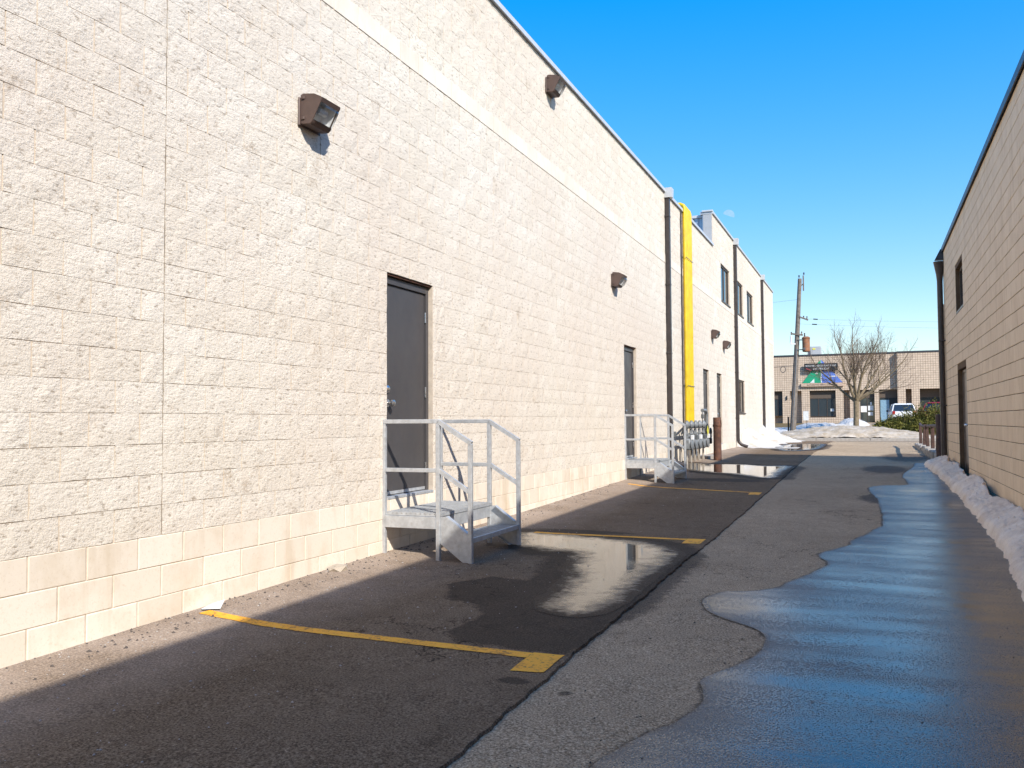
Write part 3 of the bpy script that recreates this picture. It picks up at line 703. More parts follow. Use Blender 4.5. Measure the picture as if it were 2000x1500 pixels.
for i in range(-2, 28):
    z0 = 0.10 + 0.2 * i; z1 = min(z0 + 0.2, RTOP - 0.02)
    spans = [(4.0, RY1 - 0.002)]
    for o in ROPEN:
        if o[2] < z1 - .02 and o[3] > z0 + .02:
            spans = [s for a, b in spans for s in ((a, min(b, o[0])), (max(a, o[1]), b)) if s[1] - s[0] > 0.05] if True else spans
    k0 = rnd.choice((0.0, 0.2)) if i % 7 == 3 else (0.2 if i % 2 else 0.0)
    for a, b in spans:
        pts = [a] + [v for v in np.round(np.arange(4.1 + k0, RY1, 0.4), 3).tolist() if a + .06 < v < b - .06] + [b]
        ex = [(p + q) / 2 for p, q in zip(pts[:-1], pts[1:]) if q - p > .35 and rnd.random() < .16]
        pts = sorted(pts + ex)
        for p, q in zip(pts[:-1], pts[1:]): RF.lay(p, q, z0, z1, 0.004)
RF.done(10)
m = MB(); m.prism([(0.3, 0), (0.3, .09), (-.04, .08), (-.045, -.035), (-.035, -.035), (-.03, 0)], lambda a, b, d: (RX + a, d, RTOP + b), RY0, RY1 + .03); m.build('coping', M['dark_coping'], RB)
# double steel door
def right_door():
    y0, y1, z0, z1 = ROPEN[0]; xf = RX + 0.09
    f = MB(); f.bbox(xf, xf + .06, y0 + .004, y0 + .06, z0, z1 - .004, .004); f.bbox(xf, xf + .06, y1 - .06, y1 - .004, z0, z1 - .004, .004); f.bbox(xf, xf + .06, y0 + .061, y1 - .061, z1 - .06, z1 - .004, .004)
    fo = f.build('door_frame', M['steel_door'], RB)
    mid = (y0 + y1) / 2
    for a, b, kk in ((y0 + .063, mid - .004, mid - .09), (mid + .004, y1 - .063, mid + .09)):
        d = MB(); d.bbox(xf + .012, xf + .055, a, b, z0 + .01, z1 - .063, .004); do = d.build('door', M['steel_door'], RB)
        k = MB(); k.lathe([(.034, 0), (.034, -.008), (.013, -.012), (.013, -.035), (.028, -.05), (.024, -.07), (.01, -.076)], (xf + .012, kk, z0 + .95), 0, 14); k.build('door_knob', M['chrome'], do, True)
    k = MB(); k.lathe([(.03, 0), (.028, -.015), (.012, -.02)], (xf + .012, mid - .09, z0 + 1.12), 0, 14); k.build('deadbolt', M['chrome'], RB, True)
    a = MB(); a.box(xf - .004, xf + .012, mid - .02, mid + .02, z0 + .02, z1 - .07); a.build('astragal', M['rust'], RB)
M['steel_door'] = mat_plain('worn_steel_door', c4(0.20, 0.165, 0.14), 0.38, 0.45, var=0.3, scale=3, dirt=c4(0.10, 0.05, 0.035))
right_door()
y0, y1, z0, z1 = ROPEN[1]
window(y0 + .005, y1 - .005, z0 + .005, z1 - .005, RX + 0.08, RB, M['frame'], -1, 2, True)
# rain leader at the corner with open conductor head
m = MB(); cx_, cy_ = 1.585, 22.75
m.tube([(cx_, cy_, 0.35), (cx_, cy_, 4.75)], .062, 12); ds = m.build('downspout', M['downspout'], RB, True)
m = MB(); m.lathe([(.062, 4.60), (.075, 4.75), (.13, 5.05), (.135, 5.06)], (cx_, cy_, 0), 2, 14); m.build('funnel', M['downspout'], ds, True)
m = MB(); m.prism([(-.10, 5.10), (.09, 5.10), (.09, 5.34), (.02, 5.34)], lambda a, b, d: (cx_ + a, cy_ + d, b), -.09, .09); m.build('scupper', M['dark_coping'], ds)
for z in (1.7, 3.2): 
    m = MB(); m.box(cx_ - .06, RX, cy_ - .075, cy_ + .075, z, z + .03); m.build('strap', M['downspout'], ds)
m = MB(); m.bbox(1.60, 1.72, 23.05, 23.25, 0.35, 4.1, .01); m.build('corner_trim', M['tan'], RB)

# ------------------------------------------------------------------ galvanised stairs
def make_stair():
    g = M['galv']; S = empty('metal_stair', None, None)
    ya, yb = 0.0, 1.20; xw, xp, xe = 0.018, 0.596, 0.926     # from the wall face out
    zt, zm, zpl = 1.31, 0.85, 0.42; et, em = 1.11, 0.65; w = 0.04
    for y in (ya, yb):
        for x, z0, z1 in ((xw, 0, zt), (xp, -.01, zt), (xe, -.015, et)):
            m = MB(); m.bbox(x - w/2, x + w/2, y - w/2, y + w/2, z0, z1 - (.021 if x != xe else .01), .004); p = m.build('post', g, S)
            q = MB(); q.bbox(x - .05, x + .05, y - .045, y + .045, z0 - .004, z0 + .008, .002); q.build('foot_plate', g, p)
        m = MB(); m.bbox(xw - w/2, xp + .012, y - w/2, y + w/2, zt - .02, zt + .02, .004); m.bar((xp, y, zt), (xe + .012, y, et - .006), w, w); m.build('handrail', g, S)
        m = MB(); m.bbox(xw + w/2, xp - w/2, y - .018, y + .018, zm - .019, zm + .019, .003); m.bar((xp + .012, y, zm), (xe - .016, y, em + .012), .036, .038); m.build('mid_rail', g, S)
        m = MB(); m.bbox(xw + w/2, xp - w/2, y - .024, y + .024, zpl - .115, zpl - .002, .003); m.build('side_channel', g, S)
        # cut stringer plate with turned flange
        s_ = -1 if y == ya else 1
        poly = [(xp + .021, zpl), (xp + .085, zpl), (xe - .03, zpl - .155), (xe + .02, zpl - .165), (xe + .02, .0), (xe - .06, -.005), (xp + .021, .175)]
        m = MB(); m.prism(poly, lambda a, b, d: (a, d, b), y - .006, y + .006); st = m.build('stringer', g, S)
        m = MB()
        m.bar((xp + .082, y - s_*.028, zpl + .002), (xe - .03, y - s_*.028, zpl - .153), .056, .008); m.bar((xp + .021, y - s_*.028, .173), (xe - .055, y - s_*.028, -.002), .056, .008)
        m.build('flange', g, st)
    m = MB(); m.bbox(xp - .02, xp + .018, ya + .025, yb - .025, zpl - .118, zpl - .004, .003); m.build('front_channel', g, S)
    m = MB(); m.bbox(xw - .015, xw + .018, ya + .025, yb - .025, zpl - .118, zpl - .004, .003); m.build('rear_channel', g, S)
    def grating(x0, x1, y0, y1, z, h=.032, serr=False):
        m = MB()
        for y in np.arange(y0 + .012, y1, .030): m.box(x0, x1, y - .0025, y + .0025, z - h, z)
        for x in np.arange(x0 + .02, x1, .05): m.box(x - .0035, x + .0035, y0, y1, z - .010, z + .0015)
        m.box(x0 - .006, x0 - .001, y0, y1, z - h, z); m.box(x1 + .001, x1 + .006, y0, y1, z - h, z)
        return m
    grating(xw + .03, xp + .02, ya - .015, yb + .015, zpl + .034).build('platform_grating', g, S)
    grating(xp + .06, xe - .01, ya + .01, yb - .01, zpl - .19).build('tread_grating', g, S)
    m = MB(); m.bbox(xe - .008, xe + .010, ya + .01, yb - .01, zpl - .235, zpl - .188, .003); m.build('tread_nosing', g, S)
    return S
S1 = make_stair(); S1.location = (DX, 7.45, 0.095)
tag(S1, 'nearest galvanised metal stair with railings, at the grey door beside the puddle', 'stairs', 'metal stairs')
S2 = copy_tree(S1); S2.location = (DX, 16.50, 0.195)
tag(S2, 'farther galvanised metal stair with railings, at the second grey door', 'stairs', 'metal stairs')

# ------------------------------------------------------------------ wall lamps
def make_lamp():
    b = M['lamp']; Lp = empty('wall_lamp'); W_ = 0.29
    prof = [(0.0, 0.0), (0.0, 0.255), (0.022, 0.268), (0.135, 0.252), (0.225, 0.205), (0.218, 0.190), (0.12, 0.006), (0.10, -0.012), (0.03, -0.006)]
    # hollow hood: side cheeks, top, back and lip
    m = MB()
    P = lambda a, z, d: (a, d, z)
    m.prism(prof, P, 0.0, 0.008); m.prism(prof, P, W_ - .008, W_); m.box(0.0, 0.012, .0085, W_ - .0085, 0.0, 0.255)
    for (a, z), (a2, z2) in ((prof[1], prof[2]), (prof[2], prof[3]), (prof[3], prof[4]), (prof[6], prof[7]), (prof[7], prof[8]), (prof[8], prof[0])):
        m.bar(((a), W_/2, z), (a2, W_/2, z2), W_ - .017, .010)
    m.bar((.222, W_/2, .200), (.207, W_/2, .172), W_ - .017, .012); m.bar((.129, W_/2, .025), (.115, W_/2, .0), W_ - .017, .014)
    m.build('housing', b, Lp)
    m = MB(); m.bbox(-.016, .0, -.02, W_ + .02, -.02, .24, .006); m.build('back_plate', b, Lp)
    for y in (-.006, W_ + .006):
        for z in (.03, .215):
            k = MB(); k.bbox(.018, .046, y - .008, y + .008, z, z + .024, .003); k.build('hinge_lug', b, Lp)
    # prismatic lens bulging from the opening
    m = MB(); y0, y1 = .018, W_ - .018
    v = [(.210, y0, .178), (.210, y1, .178), (.128, y1, .022), (.128, y0, .022), (.236, y0 + .03, .132), (.236, y1 - .03, .132), (.165, y1 - .03, .005), (.165, y0 + .03, .005)]
    m.add(v, [(4, 5, 6, 7), (0, 1, 5, 4), (1, 2, 6, 5), (2, 3, 7, 6), (3, 0, 4, 7)]); m.build('lens', M['lens'], Lp)
    m = MB(); v = [(.198, y0, .182), (.198, y1, .182), (.116, y1, .026), (.116, y0, .026), (.10, y0 + .05, .20), (.10, y1 - .05, .20), (.05, y1 - .05, .07), (.05, y0 + .05, .07)]
    m.add(v, [(7, 6, 5, 4), (4, 5, 1, 0), (5, 6, 2, 1), (6, 7, 3, 2), (7, 4, 0, 3)]); m.build('reflector', M['reflector'], Lp)
    m = MB(); m.tube([(.12, .09, .135), (.12, W_ - .09, .135)], [.03, .034], 12); m.build('bulb', M['white'], Lp, True)
    return Lp
L1 = make_lamp()
spec = [(6.06, 3.875, 'brown wall lamp nearest the viewer, above and left of the nearest grey door'),
        (12.15, 6.265, 'brown wall lamp mounted highest, right under the roof edge above the pale band'),
        (15.65, 3.875, 'brown wall lamp just left above the second grey door'),
        (26.70, 3.865, 'brown wall lamp above the left one of the two far doors'),
        (28.95, 3.72, 'small dark wall lamp above right of the last door, beside the downspout')]
for i, (y, z, lab) in enumerate(spec):
    o = L1 if i == 0 else copy_tree(L1); o.location = (DX + 0.03, y, z); o.scale = (.94, .94, .92); tag(o, lab, 'lamp', 'wall lamps on the cream building')

# ------------------------------------------------------------------ yellow gas risers and meters
GP = empty('gas_riser', 'tall bundle of bright yellow gas pipes running up the cream wall to the roof', 'pipes')
for i in range(5):
    y = 22.45 + 0.19 * i; x = DX + 0.07
    m = MB(); m.tube([(x, y, 1.30), (x, y, 6.82), (x - .02, y, 6.89), (x - .10, y, 6.93), (x - .28, y, 6.94), (x - .9, y, 6.92)], .046, 12); m.build('pipe', M['yellow'], GP, True)
for z in (2.28, 5.55):
    m = MB(); m.bbox(DX + .014, DX + .022, 22.36, 23.3, z - .015, z + .02, .003); m.bbox(DX + .117, DX + .122, 22.36, 23.3, z - .008, z + .010, .002); m.build('strap', M['meter_dark'], GP)
m = MB(); m.tube([(DX + .035, 22.18, .9), (DX + .035, 22.18, 6.7)], .018, 8); m.build('conduit', M['downspout'], GP, True)

def meters():
    G = empty('gas_meter_set', 'cluster of grey gas meters, valves and pipes under the yellow risers', 'gas meters')
    x = DX + 0.34; gr = 0.40
    m = MB(); m.tube([(x - .05, 20.9, 1.24), (x - .05, 23.6, 1.24)], .038, 10); m.tube([(x - .05, 20.9, 1.02), (x - .05, 23.5, 1.02)], .03, 10); m.build('manifold', M['meter'], G, True)
    for i in range(5):
        y = 21.05 + .56 * i
        b = MB(); b.bbox(x - .10, x + .09, y - .13, y + .13, .70, .97, .035); bd = b.build('meter_body', M['meter'], G, True)
        c = MB(); c.lathe([(.125, 0), (.135, .01), (.135, .03), (.10, .045), (.06, .05)], (x + .085, y, .83), 0, 18); c.build('cover', M['meter'], bd, True)
        d = MB(); d.bbox(x + .085, x + .15, y - .07, y + .07, .94, 1.05, .01); d.build('index_box', M['meter_dark' if i % 2 else 'white'], bd)
        for s in (-.09, .09):
            p = MB(); p.tube([(x - .02, y + s, .96), (x - .02, y + s, 1.20)], .022, 8); p.lathe([(.036, 1.06), (.04, 1.08), (.036, 1.10)], (x - .02, y + s, 0), 2, 8); p.build('riser', M['meter'], bd, True)
        r = MB(); r.lathe([(.03, -.07), (.085, -.03), (.10, 0), (.085, .03), (.03, .07)], (x + .02, y - .15, 1.30), 0, 16); r.tube([(x + .02, y - .15, 1.22), (x + .02, y - .15, 1.40)], .026, 8); r.build('regulator', M['meter'], G, True)
        v = MB(); v.bbox(x - .07, x - .03, y + .10, y + .20, 1.32, 1.34, .004); v.tube([(x - .05, y + .15, 1.24), (x - .05, y + .15, 1.34)], .02, 8); v.tube([(x - .05, y + .15, 1.34), (DX + .07, 22.45 + .19 * i, 1.31)], .026, 8); v.build('valve', M['meter_dark'], G, True)
        s = MB(); s.tube([(x - .06, y + .2, 1.02), (x - .06, y + .2, gr - .08)], .022, 8); s.tube([(x - .15, y - .05, .70), (x - .15, y - .05, gr - .08)], .018, 8); s.build('support_pipe', M['concrete'], G, True)
    m = MB(); m.tube([(x + .02, 23.6, .95), (x + .02, 23.6, 1.56), (x + .02, 23.55, 1.63), (x + .02, 23.45, 1.66), (x - .0, 23.1, 1.66)], .045, 12); m.lathe([(.06, 1.15), (.07, 1.18), (.07, 1.24), (.055, 1.27)], (x + .02, 23.6, 0), 2, 12); m.build('vent_pipe', M['meter'], G, True)
    m = MB(); m.tube([(x, 23.1, 1.66), (x, 23.1, 1.3)], .013, 8); m.bbox(x - .03, x + .03, 23.07, 23.13, 1.45, 1.56, .01); m.build('sensing_line', M['meter_dark'], G, True)
    m = MB(); m.prism([(-.14, 0), (0, -.14), (.14, 0), (0, .14)], lambda a, b, d: (x + .15 + d, 23.0 + a, 1.13 + b), 0, .006); m.build('diamond_sign', M['sticker'], G)
    ring = [(x + .1, 23.75 + .12 * cos(t), 1.06 + .13 * sin(t)) for t in np.linspace(0, 2 * pi, 20)]
    m = MB(); m.tube(ring, .02, 8, False); m.bbox(x + .02, x + .13, 23.68, 23.82, .78, .94, .02); m.build('shutoff_wheel', M['black'], G, True)
    m = MB(); m.bbox(DX + .01, DX + .10, 20.75, 20.95, 1.0, 1.14, .01); m.tube([(DX + .05, 20.8, 1.0), (DX + .05, 20.8, .75)], .02, 8); m.build('junction_box', M['meter_dark'], G)
meters()

# ------------------------------------------------------------------ bollard, kerb and pipe railing
bo = empty('bollard', 'rusty steel pipe bollard with wire wrapped near its top, in front of the gas meters', 'bollard', (-3.68, 23.4, 0))
m = MB(); m.lathe([(.104, .30), (.102, 1.0), (.102, 1.46), (.098, 1.475), (.085, 1.475), (.085, 1.30)], (0, 0, 0), 2, 24); m.build('post', M['rust'], bo, True)
m = MB()
for z in (1.24, 1.265, 1.285): m.tube([(.108 * cos(t), .108 * sin(t), z + .012 * sin(3*t + z * 40)) for t in np.linspace(0, 2*pi, 24)], .008, 6, False)
m.tube([(.105, 0, 1.28), (.11, -.03, 1.33), (.108, -.05, 1.40)], .008, 6); m.build('wire_wrap', M['rust'], bo, True)
m = MB(); pad = [(-4.33, 23.5), (-4.33, 24.8), (-3.95, 24.9), (-3.75, 24.4), (-3.95, 23.6)]
m.prism(pad, lambda a, b, d: (a, b, d), .36, .455); tag(m.build('concrete_pad', M['concrete']), 'low broken concrete pad at the wall behind the rusty bollard', 'concrete pad')
RL = empty('pipe_railing', 'low brown steel railing on a kerb beyond the corner of the tan building', 'railing')
for i, y in enumerate((35.0, 32.9, 30.75, 28.5, 26.6)):
    m = MB(); z0 = .42; lean = .05 * math.sin(i * 2.1); m.bbox(-.05, .05, -.05, .05, 0, .80, .012)
    o = m.build('post', M['rail_brown'], RL); o.location = (1.69, y, z0); o.rotation_euler = (lean * .6, lean, 0)
pts = [(1.69, 35.15, 1.23), (1.67, 34.2, 1.17), (1.70, 32.9, 1.15), (1.68, 30.7, 1.18), (1.69, 28.5, 1.20), (1.69, 26.5, 1.21), (1.69, 25.6, 1.22)]
m = MB(); m.tube(pts, .045, 8); m.build('top_rail', M['rail_brown'], RL, True)
kb = MB()
yy = np.arange(24.1, 36.2, .4)
for a, b in zip(yy[:-1], yy[1:]): kb.bbox(1.52 + rnd.uniform(-.03, .03), 1.86, a, b + .01, .2, .53 + rnd.uniform(-.03, .03), .03)
tag(kb.build('kerb', M['concrete']), kind='structure')
gp = MB(); gp.lathe([(.10, .28), (.10, 1.50), (.09, 1.515), (.02, 1.52)], (1.60, 24.05, 0), 2, 18); tag(gp.build('bollard', M['rail_brown'], None, True), 'brown guard pipe standing beside the corner downspout of the tan building', 'bollard')

# ------------------------------------------------------------------ snow
def vnoise(x, y, s):
    return (np.sin(x * 3.1 * s + 1.3 * np.sin(y * 2.3 * s)) + np.sin(y * 4.7 * s + 1.7 * np.sin(x * 3.7 * s + 2)) + 0.6 * np.sin((x + y) * 8.3 * s + 2 * np.sin(x * 5.1 * s))) / 2.6
def snow_ridge():
    ed_y = [-4, 2, 5, 7.487, 9.435, 11.949, 14.2, 17.994, 21.161, 23.0, 23.9, 24.3]; ed_x = [1.0, .98, 1.0, 1.023, 1.132, 1.22, 1.25, 1.27, 1.2, 1.16, 1.25, 1.5]
    ys = np.arange(-4, 24.3, .045); n = 16; V = []
    r = np.random.RandomState(5); jag = np.convolve(r.randn(len(ys) + 8), np.ones(5) / 5, 'same')[4:-4]; jag2 = np.convolve(r.randn(len(ys) + 40), np.ones(25) / 8, 'same')[20:-20]
    for j, y in enumerate(ys):
        e = np.interp(y, ed_y, ed_x) + .03 * jag[j] + .02 * jag2[j]
        back = 1.655 - .05 * (1 + math.sin(y * 1.9)) - .04 * max(0, math.sin(y * 4.3 + 1)) if y < 22.6 else 1.62
        H = (.27 + .04 * math.sin(y * 1.3) + .03 * math.sin(y * 3.9 + 1)) * (1 if y < 23.2 else max(.1, (24.3 - y) / 1.1))
        for i in range(n + 1):
            t = i / n; x = e + (back - e) * t
            h = H * (.26 * min(1, t * 7) ** .6 + .74 * t ** .85) * (1 if t < .9 else 1 - ((t - .9) / .1) ** 2 * .3)
            h += (.022 * vnoise(np.float64(x * 2.2), np.float64(y), 1.0) + .008 * r.randn()) * min(1, t * 4) if i else 0
            V.append((x, y, float(gz(x, y)) + (h if i else -.02)))
    k = n + 1; m = MB(); m.add(V, [(j*k+i, j*k+i+1, (j+1)*k+i+1, (j+1)*k+i) for j in range(len(ys)-1) for i in range(n)])
    return tag(m.build('snow_ridge', M['snow_dirty'], None, True, False), 'long ridge of dirty grainy snow along the foot of the tan building', 'snow bank')
snow_ridge()
def heap(name, mat, label, x0, x1, y0, y1, hfun, base, nx=60, ny=30, seed=1, cat='snow bank'):
    r = np.random.RandomState(seed); xs = np.linspace(x0, x1, nx); ys = np.linspace(y0, y1, ny); V = []
    for y in ys:
        for x in xs:
            h = hfun(x, y)
            V.append((x, y, base(x, y) + h + (r.randn() * .018 + .05 * float(vnoise(np.float64(x), np.float64(y), 1.1))) * min(1, max(0, h) * 5)))
    m = MB(); m.add(V, [(j*nx+i, j*nx+i+1, (j+1)*nx+i+1, (j+1)*nx+i) for j in range(ny-1) for i in range(nx-1)])
    return tag(m.build(name, mat, None, True, False), label, cat)
gb = lambda x, y: float(np.interp(y, YS, ZS))
def hL(x, y):
    out = (x + 4.33) ; w = 1.15 + .25 * math.sin(y * 1.7) + .5 * max(0, min(1, (y - 38) / 6))
    pk = .30 + .62 * math.exp(-((y - 34.9) / 1.3) ** 2) + .75 * math.exp(-((y - 40.4) / 1.6) ** 2) + .12 * math.sin(y * 2.3)
    pk *= max(0, min(1, (y - 32.2) / 1.0)) * max(0, min(1, (48.5 - y) / 4))
    q = max(0, 1 - out / w); return pk * .88 * q ** 1.35 - .02 + .05 * math.sin(y * 5.1 + x * 3) * q
heap('snow_pile', M['snow_clean'], 'bright white snow heaped against the far end of the cream wall', -4.33, -2.3, 31.8, 48.5, hL, lambda x, y: gb(x, y), 26, 110, 3)
def hM(x, y):
    e = 1 - ((x + 1.3) / 5.4) ** 2; f = 1 - ((y - 58.4) / 2.5) ** 2
    return .78 * max(-.1, e) ** 1 * max(0, f) ** .7 - .03 if e > 0 else -.05
heap('snow_mound', M['snow_brown'], 'long low mound of brownish ploughed snow across the street', -7.4, 4.4, 56.1, 60.9, hM, lambda x, y: gb(x, y) + .02, 90, 40, 4)
def patch(cx_, cy_, rx, ry, H, label, seed, mat='snow_clean'):
    def h(x, y):
        q = ((x - cx_) / rx) ** 2 + ((y - cy_) / ry) ** 2
        return H * max(-.3, (1 - q)) - .02 + .06 * math.sin(x * 2.1 + seed) * math.sin(y * 1.3)
    heap('snow_patch', M[mat], label, cx_ - rx * 1.1, cx_ + rx * 1.1, cy_ - ry * 1.1, cy_ + ry * 1.1, h, gb, 40, 26, seed)
patch(-6.6, 66.5, 2.6, 4.0, .25, 'white snow patch on the lawn left of the utility pole', 7)
patch(-3.3, 70.0, 2.4, 5.0, .42, 'white snow patch between the pole and the bare tree', 8)
patch(-1.2, 75.0, 1.3, 3.0, .55, 'small white snow heap behind the bare tree trunk', 9)
patch(1.4, 62.5, 1.9, 2.2, .18, 'white snow patch right of the tree in front of the shrub', 10)
patch(5.5, 52.0 + 8, 2.5, 1.6, .15, 'snow patch beyond the brown railing', 12)

# ------------------------------------------------------------------ building across the street
FB = empty('shop_building', 'low brown scored-block commercial building across the street', 'building')
FY = 85.0; FT = 7.22; G0 = 1.0; PRJ = 0.5
bays = [(-8.25, -7.40, G0, 4.05), (-6.72, -5.71, G0, 4.05), (-5.02, -2.78, G0 + .62, 4.05), (-2.13, -1.60, G0, 4.05), (-0.75, .46, G0, 4.05), (.84, 2.33, G0, 4.05)]
bays2 = [(2.98, 3.46, G0, 4.05), (4.10, 5.95, G0 + .6, 4.05), (7.0, 8.8, G0 + .6, 4.05), (9.8, 11.6, G0, 4.05)]
wl = MB(); panel(wl, lambda a, z, d: (a, FY + d, z), -24, 2.34, 0.4, FT, bays, 0.7)
panel(wl, lambda a, z, d: (a, FY - PRJ + d, z), 2.34, 22, 0.4, FT, bays2, 0.7 + PRJ)
wl.add([(2.34, FY - PRJ, .4), (2.34, FY - PRJ, FT), (2.34, FY, FT), (2.34, FY, .4)], [(0, 1, 2, 3)])
wl.build('wall', M['far'], FB)
m = MB(); m.box(-24, 22, FY + .71, FY + 20, .4, FT - .05); m.build('rear_wall', M['far'], FB)
m = MB(); m.box(-24, 2.33, FY - .06, FY + .5, FT, FT + .13); m.box(2.331, 22, FY - PRJ - .06, FY + .5, FT, FT + .13); m.build('roof_edge', M['dark_coping'], FB)
def far_window(a0, a1, z0, z1, mull, transom=3.35, sidelit=None):
    m = MB(); y = FY + .35; f = .05
    m.box(a0, a1, y, y + .1, transom, z1); pn = m.build('spandrel', M['far_dark'], FB)
    m = MB()
    for k in range(mull + 1):
        c = a0 + (a1 - a0) * k / mull; m.box(max(a0, c - f/2), min(a1, c + f/2), y, y + .08, z0, transom)
    m.box(a0, a1, y + .002, y + .078, z0, z0 + f); m.box(a0, a1, y + .002, y + .078, transom - f, transom - .002); wf = m.build('window', M['frame'], FB)
    for k in range(mull):
        p = MB(); p.box(a0 + (a1-a0)*k/mull + f/2, a0 + (a1-a0)*(k+1)/mull - f/2, y + .03, y + .04, z0 + f, transom - f); p.build('pane', M['glass_dim'], wf)
far_window(-8.25, -7.40, 1.76, 4.05, 2); far_window(-5.02, -2.78, 1.67, 4.05, 3); far_window(4.10, 5.95, 1.67, 4.05, 2); far_window(7.0, 8.8, 1.67, 4.05, 2)
for a0, a1, c, tint in ((-.75, .46, 2, 'glass_dim'), (.84, 2.33, 2, 'blue')):
    if tint == 'blue': M['blue'] = mat_plain('blue_door_film', c4(0.22, 0.36, 0.47), 0.3)
    far_window(a0, a1, G0 + .02, 4.05, c, 3.35)
m = MB(); m.bbox(.92, 1.66, FY + .28, FY + .34, G0 + .1, 3.12, .01); dd = m.build('door', M['blue'], FB)
m = MB(); m.box(1.52, 1.56, FY + .24, FY + .28, 1.9, 2.4); m.build('door_handle', M['chrome'], dd)
m = MB()
m.box(-.70, -.20, FY + .33, FY + .345, 2.05, 2.6); m.box(-.10, .35, FY + .33, FY + .345, 2.2, 2.62); m.box(-.1, .3, FY + .331, FY + .346, 1.75, 2.05); m.box(.08, .22, FY + .33, FY + .345, 2.65, 2.95); m.build('door_notices', M['white'], FB)
m = MB(); m.box(-3.25, -2.95, FY + .33, FY + .345, 2.15, 2.4); m.build('window_notice', M['white'], FB)
m = MB(); m.bbox(-7.05, -6.95, FY - .12, FY, 3.25, 3.6, .02); m.build('wall_fixture', M['black'], FB)
def text(body, size, loc, mat, parent, name, align='CENTER', ext=.004):
    c = bpy.data.curves.new(name, 'FONT'); c.body = body; c.size = size; c.align_x = align; c.extrude = ext
    tmp = bpy.data.objects.new(name, c); COL.objects.link(tmp); dg = bpy.context.evaluated_depsgraph_get(); dg.update()
    me = bpy.data.meshes.new_from_object(tmp.evaluated_get(dg)); bpy.data.objects.remove(tmp); me.materials.clear(); me.materials.append(mat)
    o = bpy.data.objects.new(name, me); COL.objects.link(o); o.parent = parent; o.location = loc; o.rotation_euler = (radians(90), 0, 0); return o
M['sign_green'] = mat_plain('sign_green', c4(0.012, 0.30, 0.15), 0.5, var=.1); M['sign_blue'] = mat_plain('sign_blue', c4(0.10, 0.18, 0.52), 0.5, var=.1)
SG = empty('shop_sign', 'peaked green and blue emblem sign above the wide window across the street', 'sign')
P_ = lambda a, b, d: (a, FY - d, b)
m = MB(); m.prism([(-5.62, 4.74), (-4.0, 4.74), (-3.98, 6.84), (-4.12, 6.70)], P_, .12, .16); m.build('green_panel', M['sign_green'], SG)
m = MB(); m.prism([(-3.93, 4.74), (-2.15, 4.74), (-3.80, 6.68), (-3.95, 6.84)], P_, .12, .161); m.build('blue_panel', M['sign_blue'], SG)
m = MB(); m.prism([(-4.0, 4.745), (-3.93, 4.745), (-3.95, 6.84), (-3.98, 6.84)], P_, .12, .168); m.prism([(-4.06, 5.2), (-3.99, 5.35), (-3.92, 4.75), (-3.98, 4.75)], P_, .12, .17); m.prism([(-4.95, 4.75), (-4.56, 4.75), (-4.58, 5.12)], P_, .12, .171); m.prism([(-4.5, 5.55), (-4.26, 5.55), (-4.29, 5.78)], P_, .12, .172); m.prism([(-3.3, 5.28), (-2.66, 5.28), (-2.68, 5.35), (-3.3, 5.35)], P_, .12, .172); m.build('white_strokes', M['white'], SG)
m = MB(); m.box(-5.72, -2.08, FY - .22, FY - .01, 4.42, 4.72); m.build('name_strip', mat_plain('sign_tan', c4(.55, .40, .29), .6), SG)
text('AUTOMOTIVE  PAINT & EQUIPMENT', .16, (-3.9, FY - .225, 4.50), M['black'], SG, 'strip_lettering')
BS = empty('banner_sign', 'black banner sign with white lettering across the peaked emblem sign', 'sign')
m = MB(); m.bbox(-5.42, -2.55, FY - .34, FY - .20, 5.83, 6.50, .01); m.build('board', M['black'], BS)
text("ROOFER'S EDGE SUPPLY INC", .205, (-3.98, FY - .345, 6.22), M['white'], BS, 'lettering_name'); text('647-793-3249', .25, (-3.95, FY - .345, 5.92), M['white'], BS, 'lettering_phone')
m = MB(); m.prism([(-5.3, 6.12), (-5.05, 6.02), (-4.75, 5.88), (-4.85, 5.86), (-5.2, 5.98)], P_, .341, .346); m.build('red_swoosh', mat_plain('sign_red', c4(.35, .06, .06), .5), BS)
hv = empty('rooftop_unit', 'pale grey air handling unit on the roof across the street', 'rooftop unit')
m = MB(); m.bbox(-5.05, -4.10, 88, 89.2, 7.2, 8.32, .03); m.build('cabinet', M['clad'], hv)
m = MB(); m.bbox(-5.3, -5.06, 88.2, 89.0, 7.2, 7.9, .02); m.build('side_duct', M['clad'], hv)
m = MB(); m.bbox(-4.85, -4.6, 87.97, 88.01, 8.0, 8.14, .005); m.build('nameplate', M['sticker'], hv)

# ------------------------------------------------------------------ utility pole
UP = empty('utility_pole', 'leaning weathered wooden utility pole across the street', 'utility pole')
pb, pt = Vector((-4.63, 60, .3)), Vector((-4.0, 60, 10.55))
def pp(z): t = (z - pb.z) / (pt.z - pb.z); return pb + (pt - pb) * t
m = MB(); m.tube([pp(z) for z in np.linspace(.3, 10.55, 12)], list(np.linspace(.20, .12, 12)), 14); m.build('shaft', M['wood'], UP, True)
m = MB(); p = pp(10.3); m.bbox(p.x + .19, p.x + .27, 59.95, 60.05, 9.75, 10.75, .01); m.tube([p + Vector((.1, 0, -.2)), p + Vector((.22, 0, -.1))], .03, 6); m.build('pole_top_bracket', M['wood'], UP)
for dx, z in ((-.05, 10.62), (.24, 10.78)):
    c = pp(z); m = MB(); m.lathe([(.02, 0), (.05, .04), (.03, .08), (.06, .11), (.03, .16)], (c.x + dx, 60, z), 2, 10); m.build('insulator', M['porcelain'], UP, True)
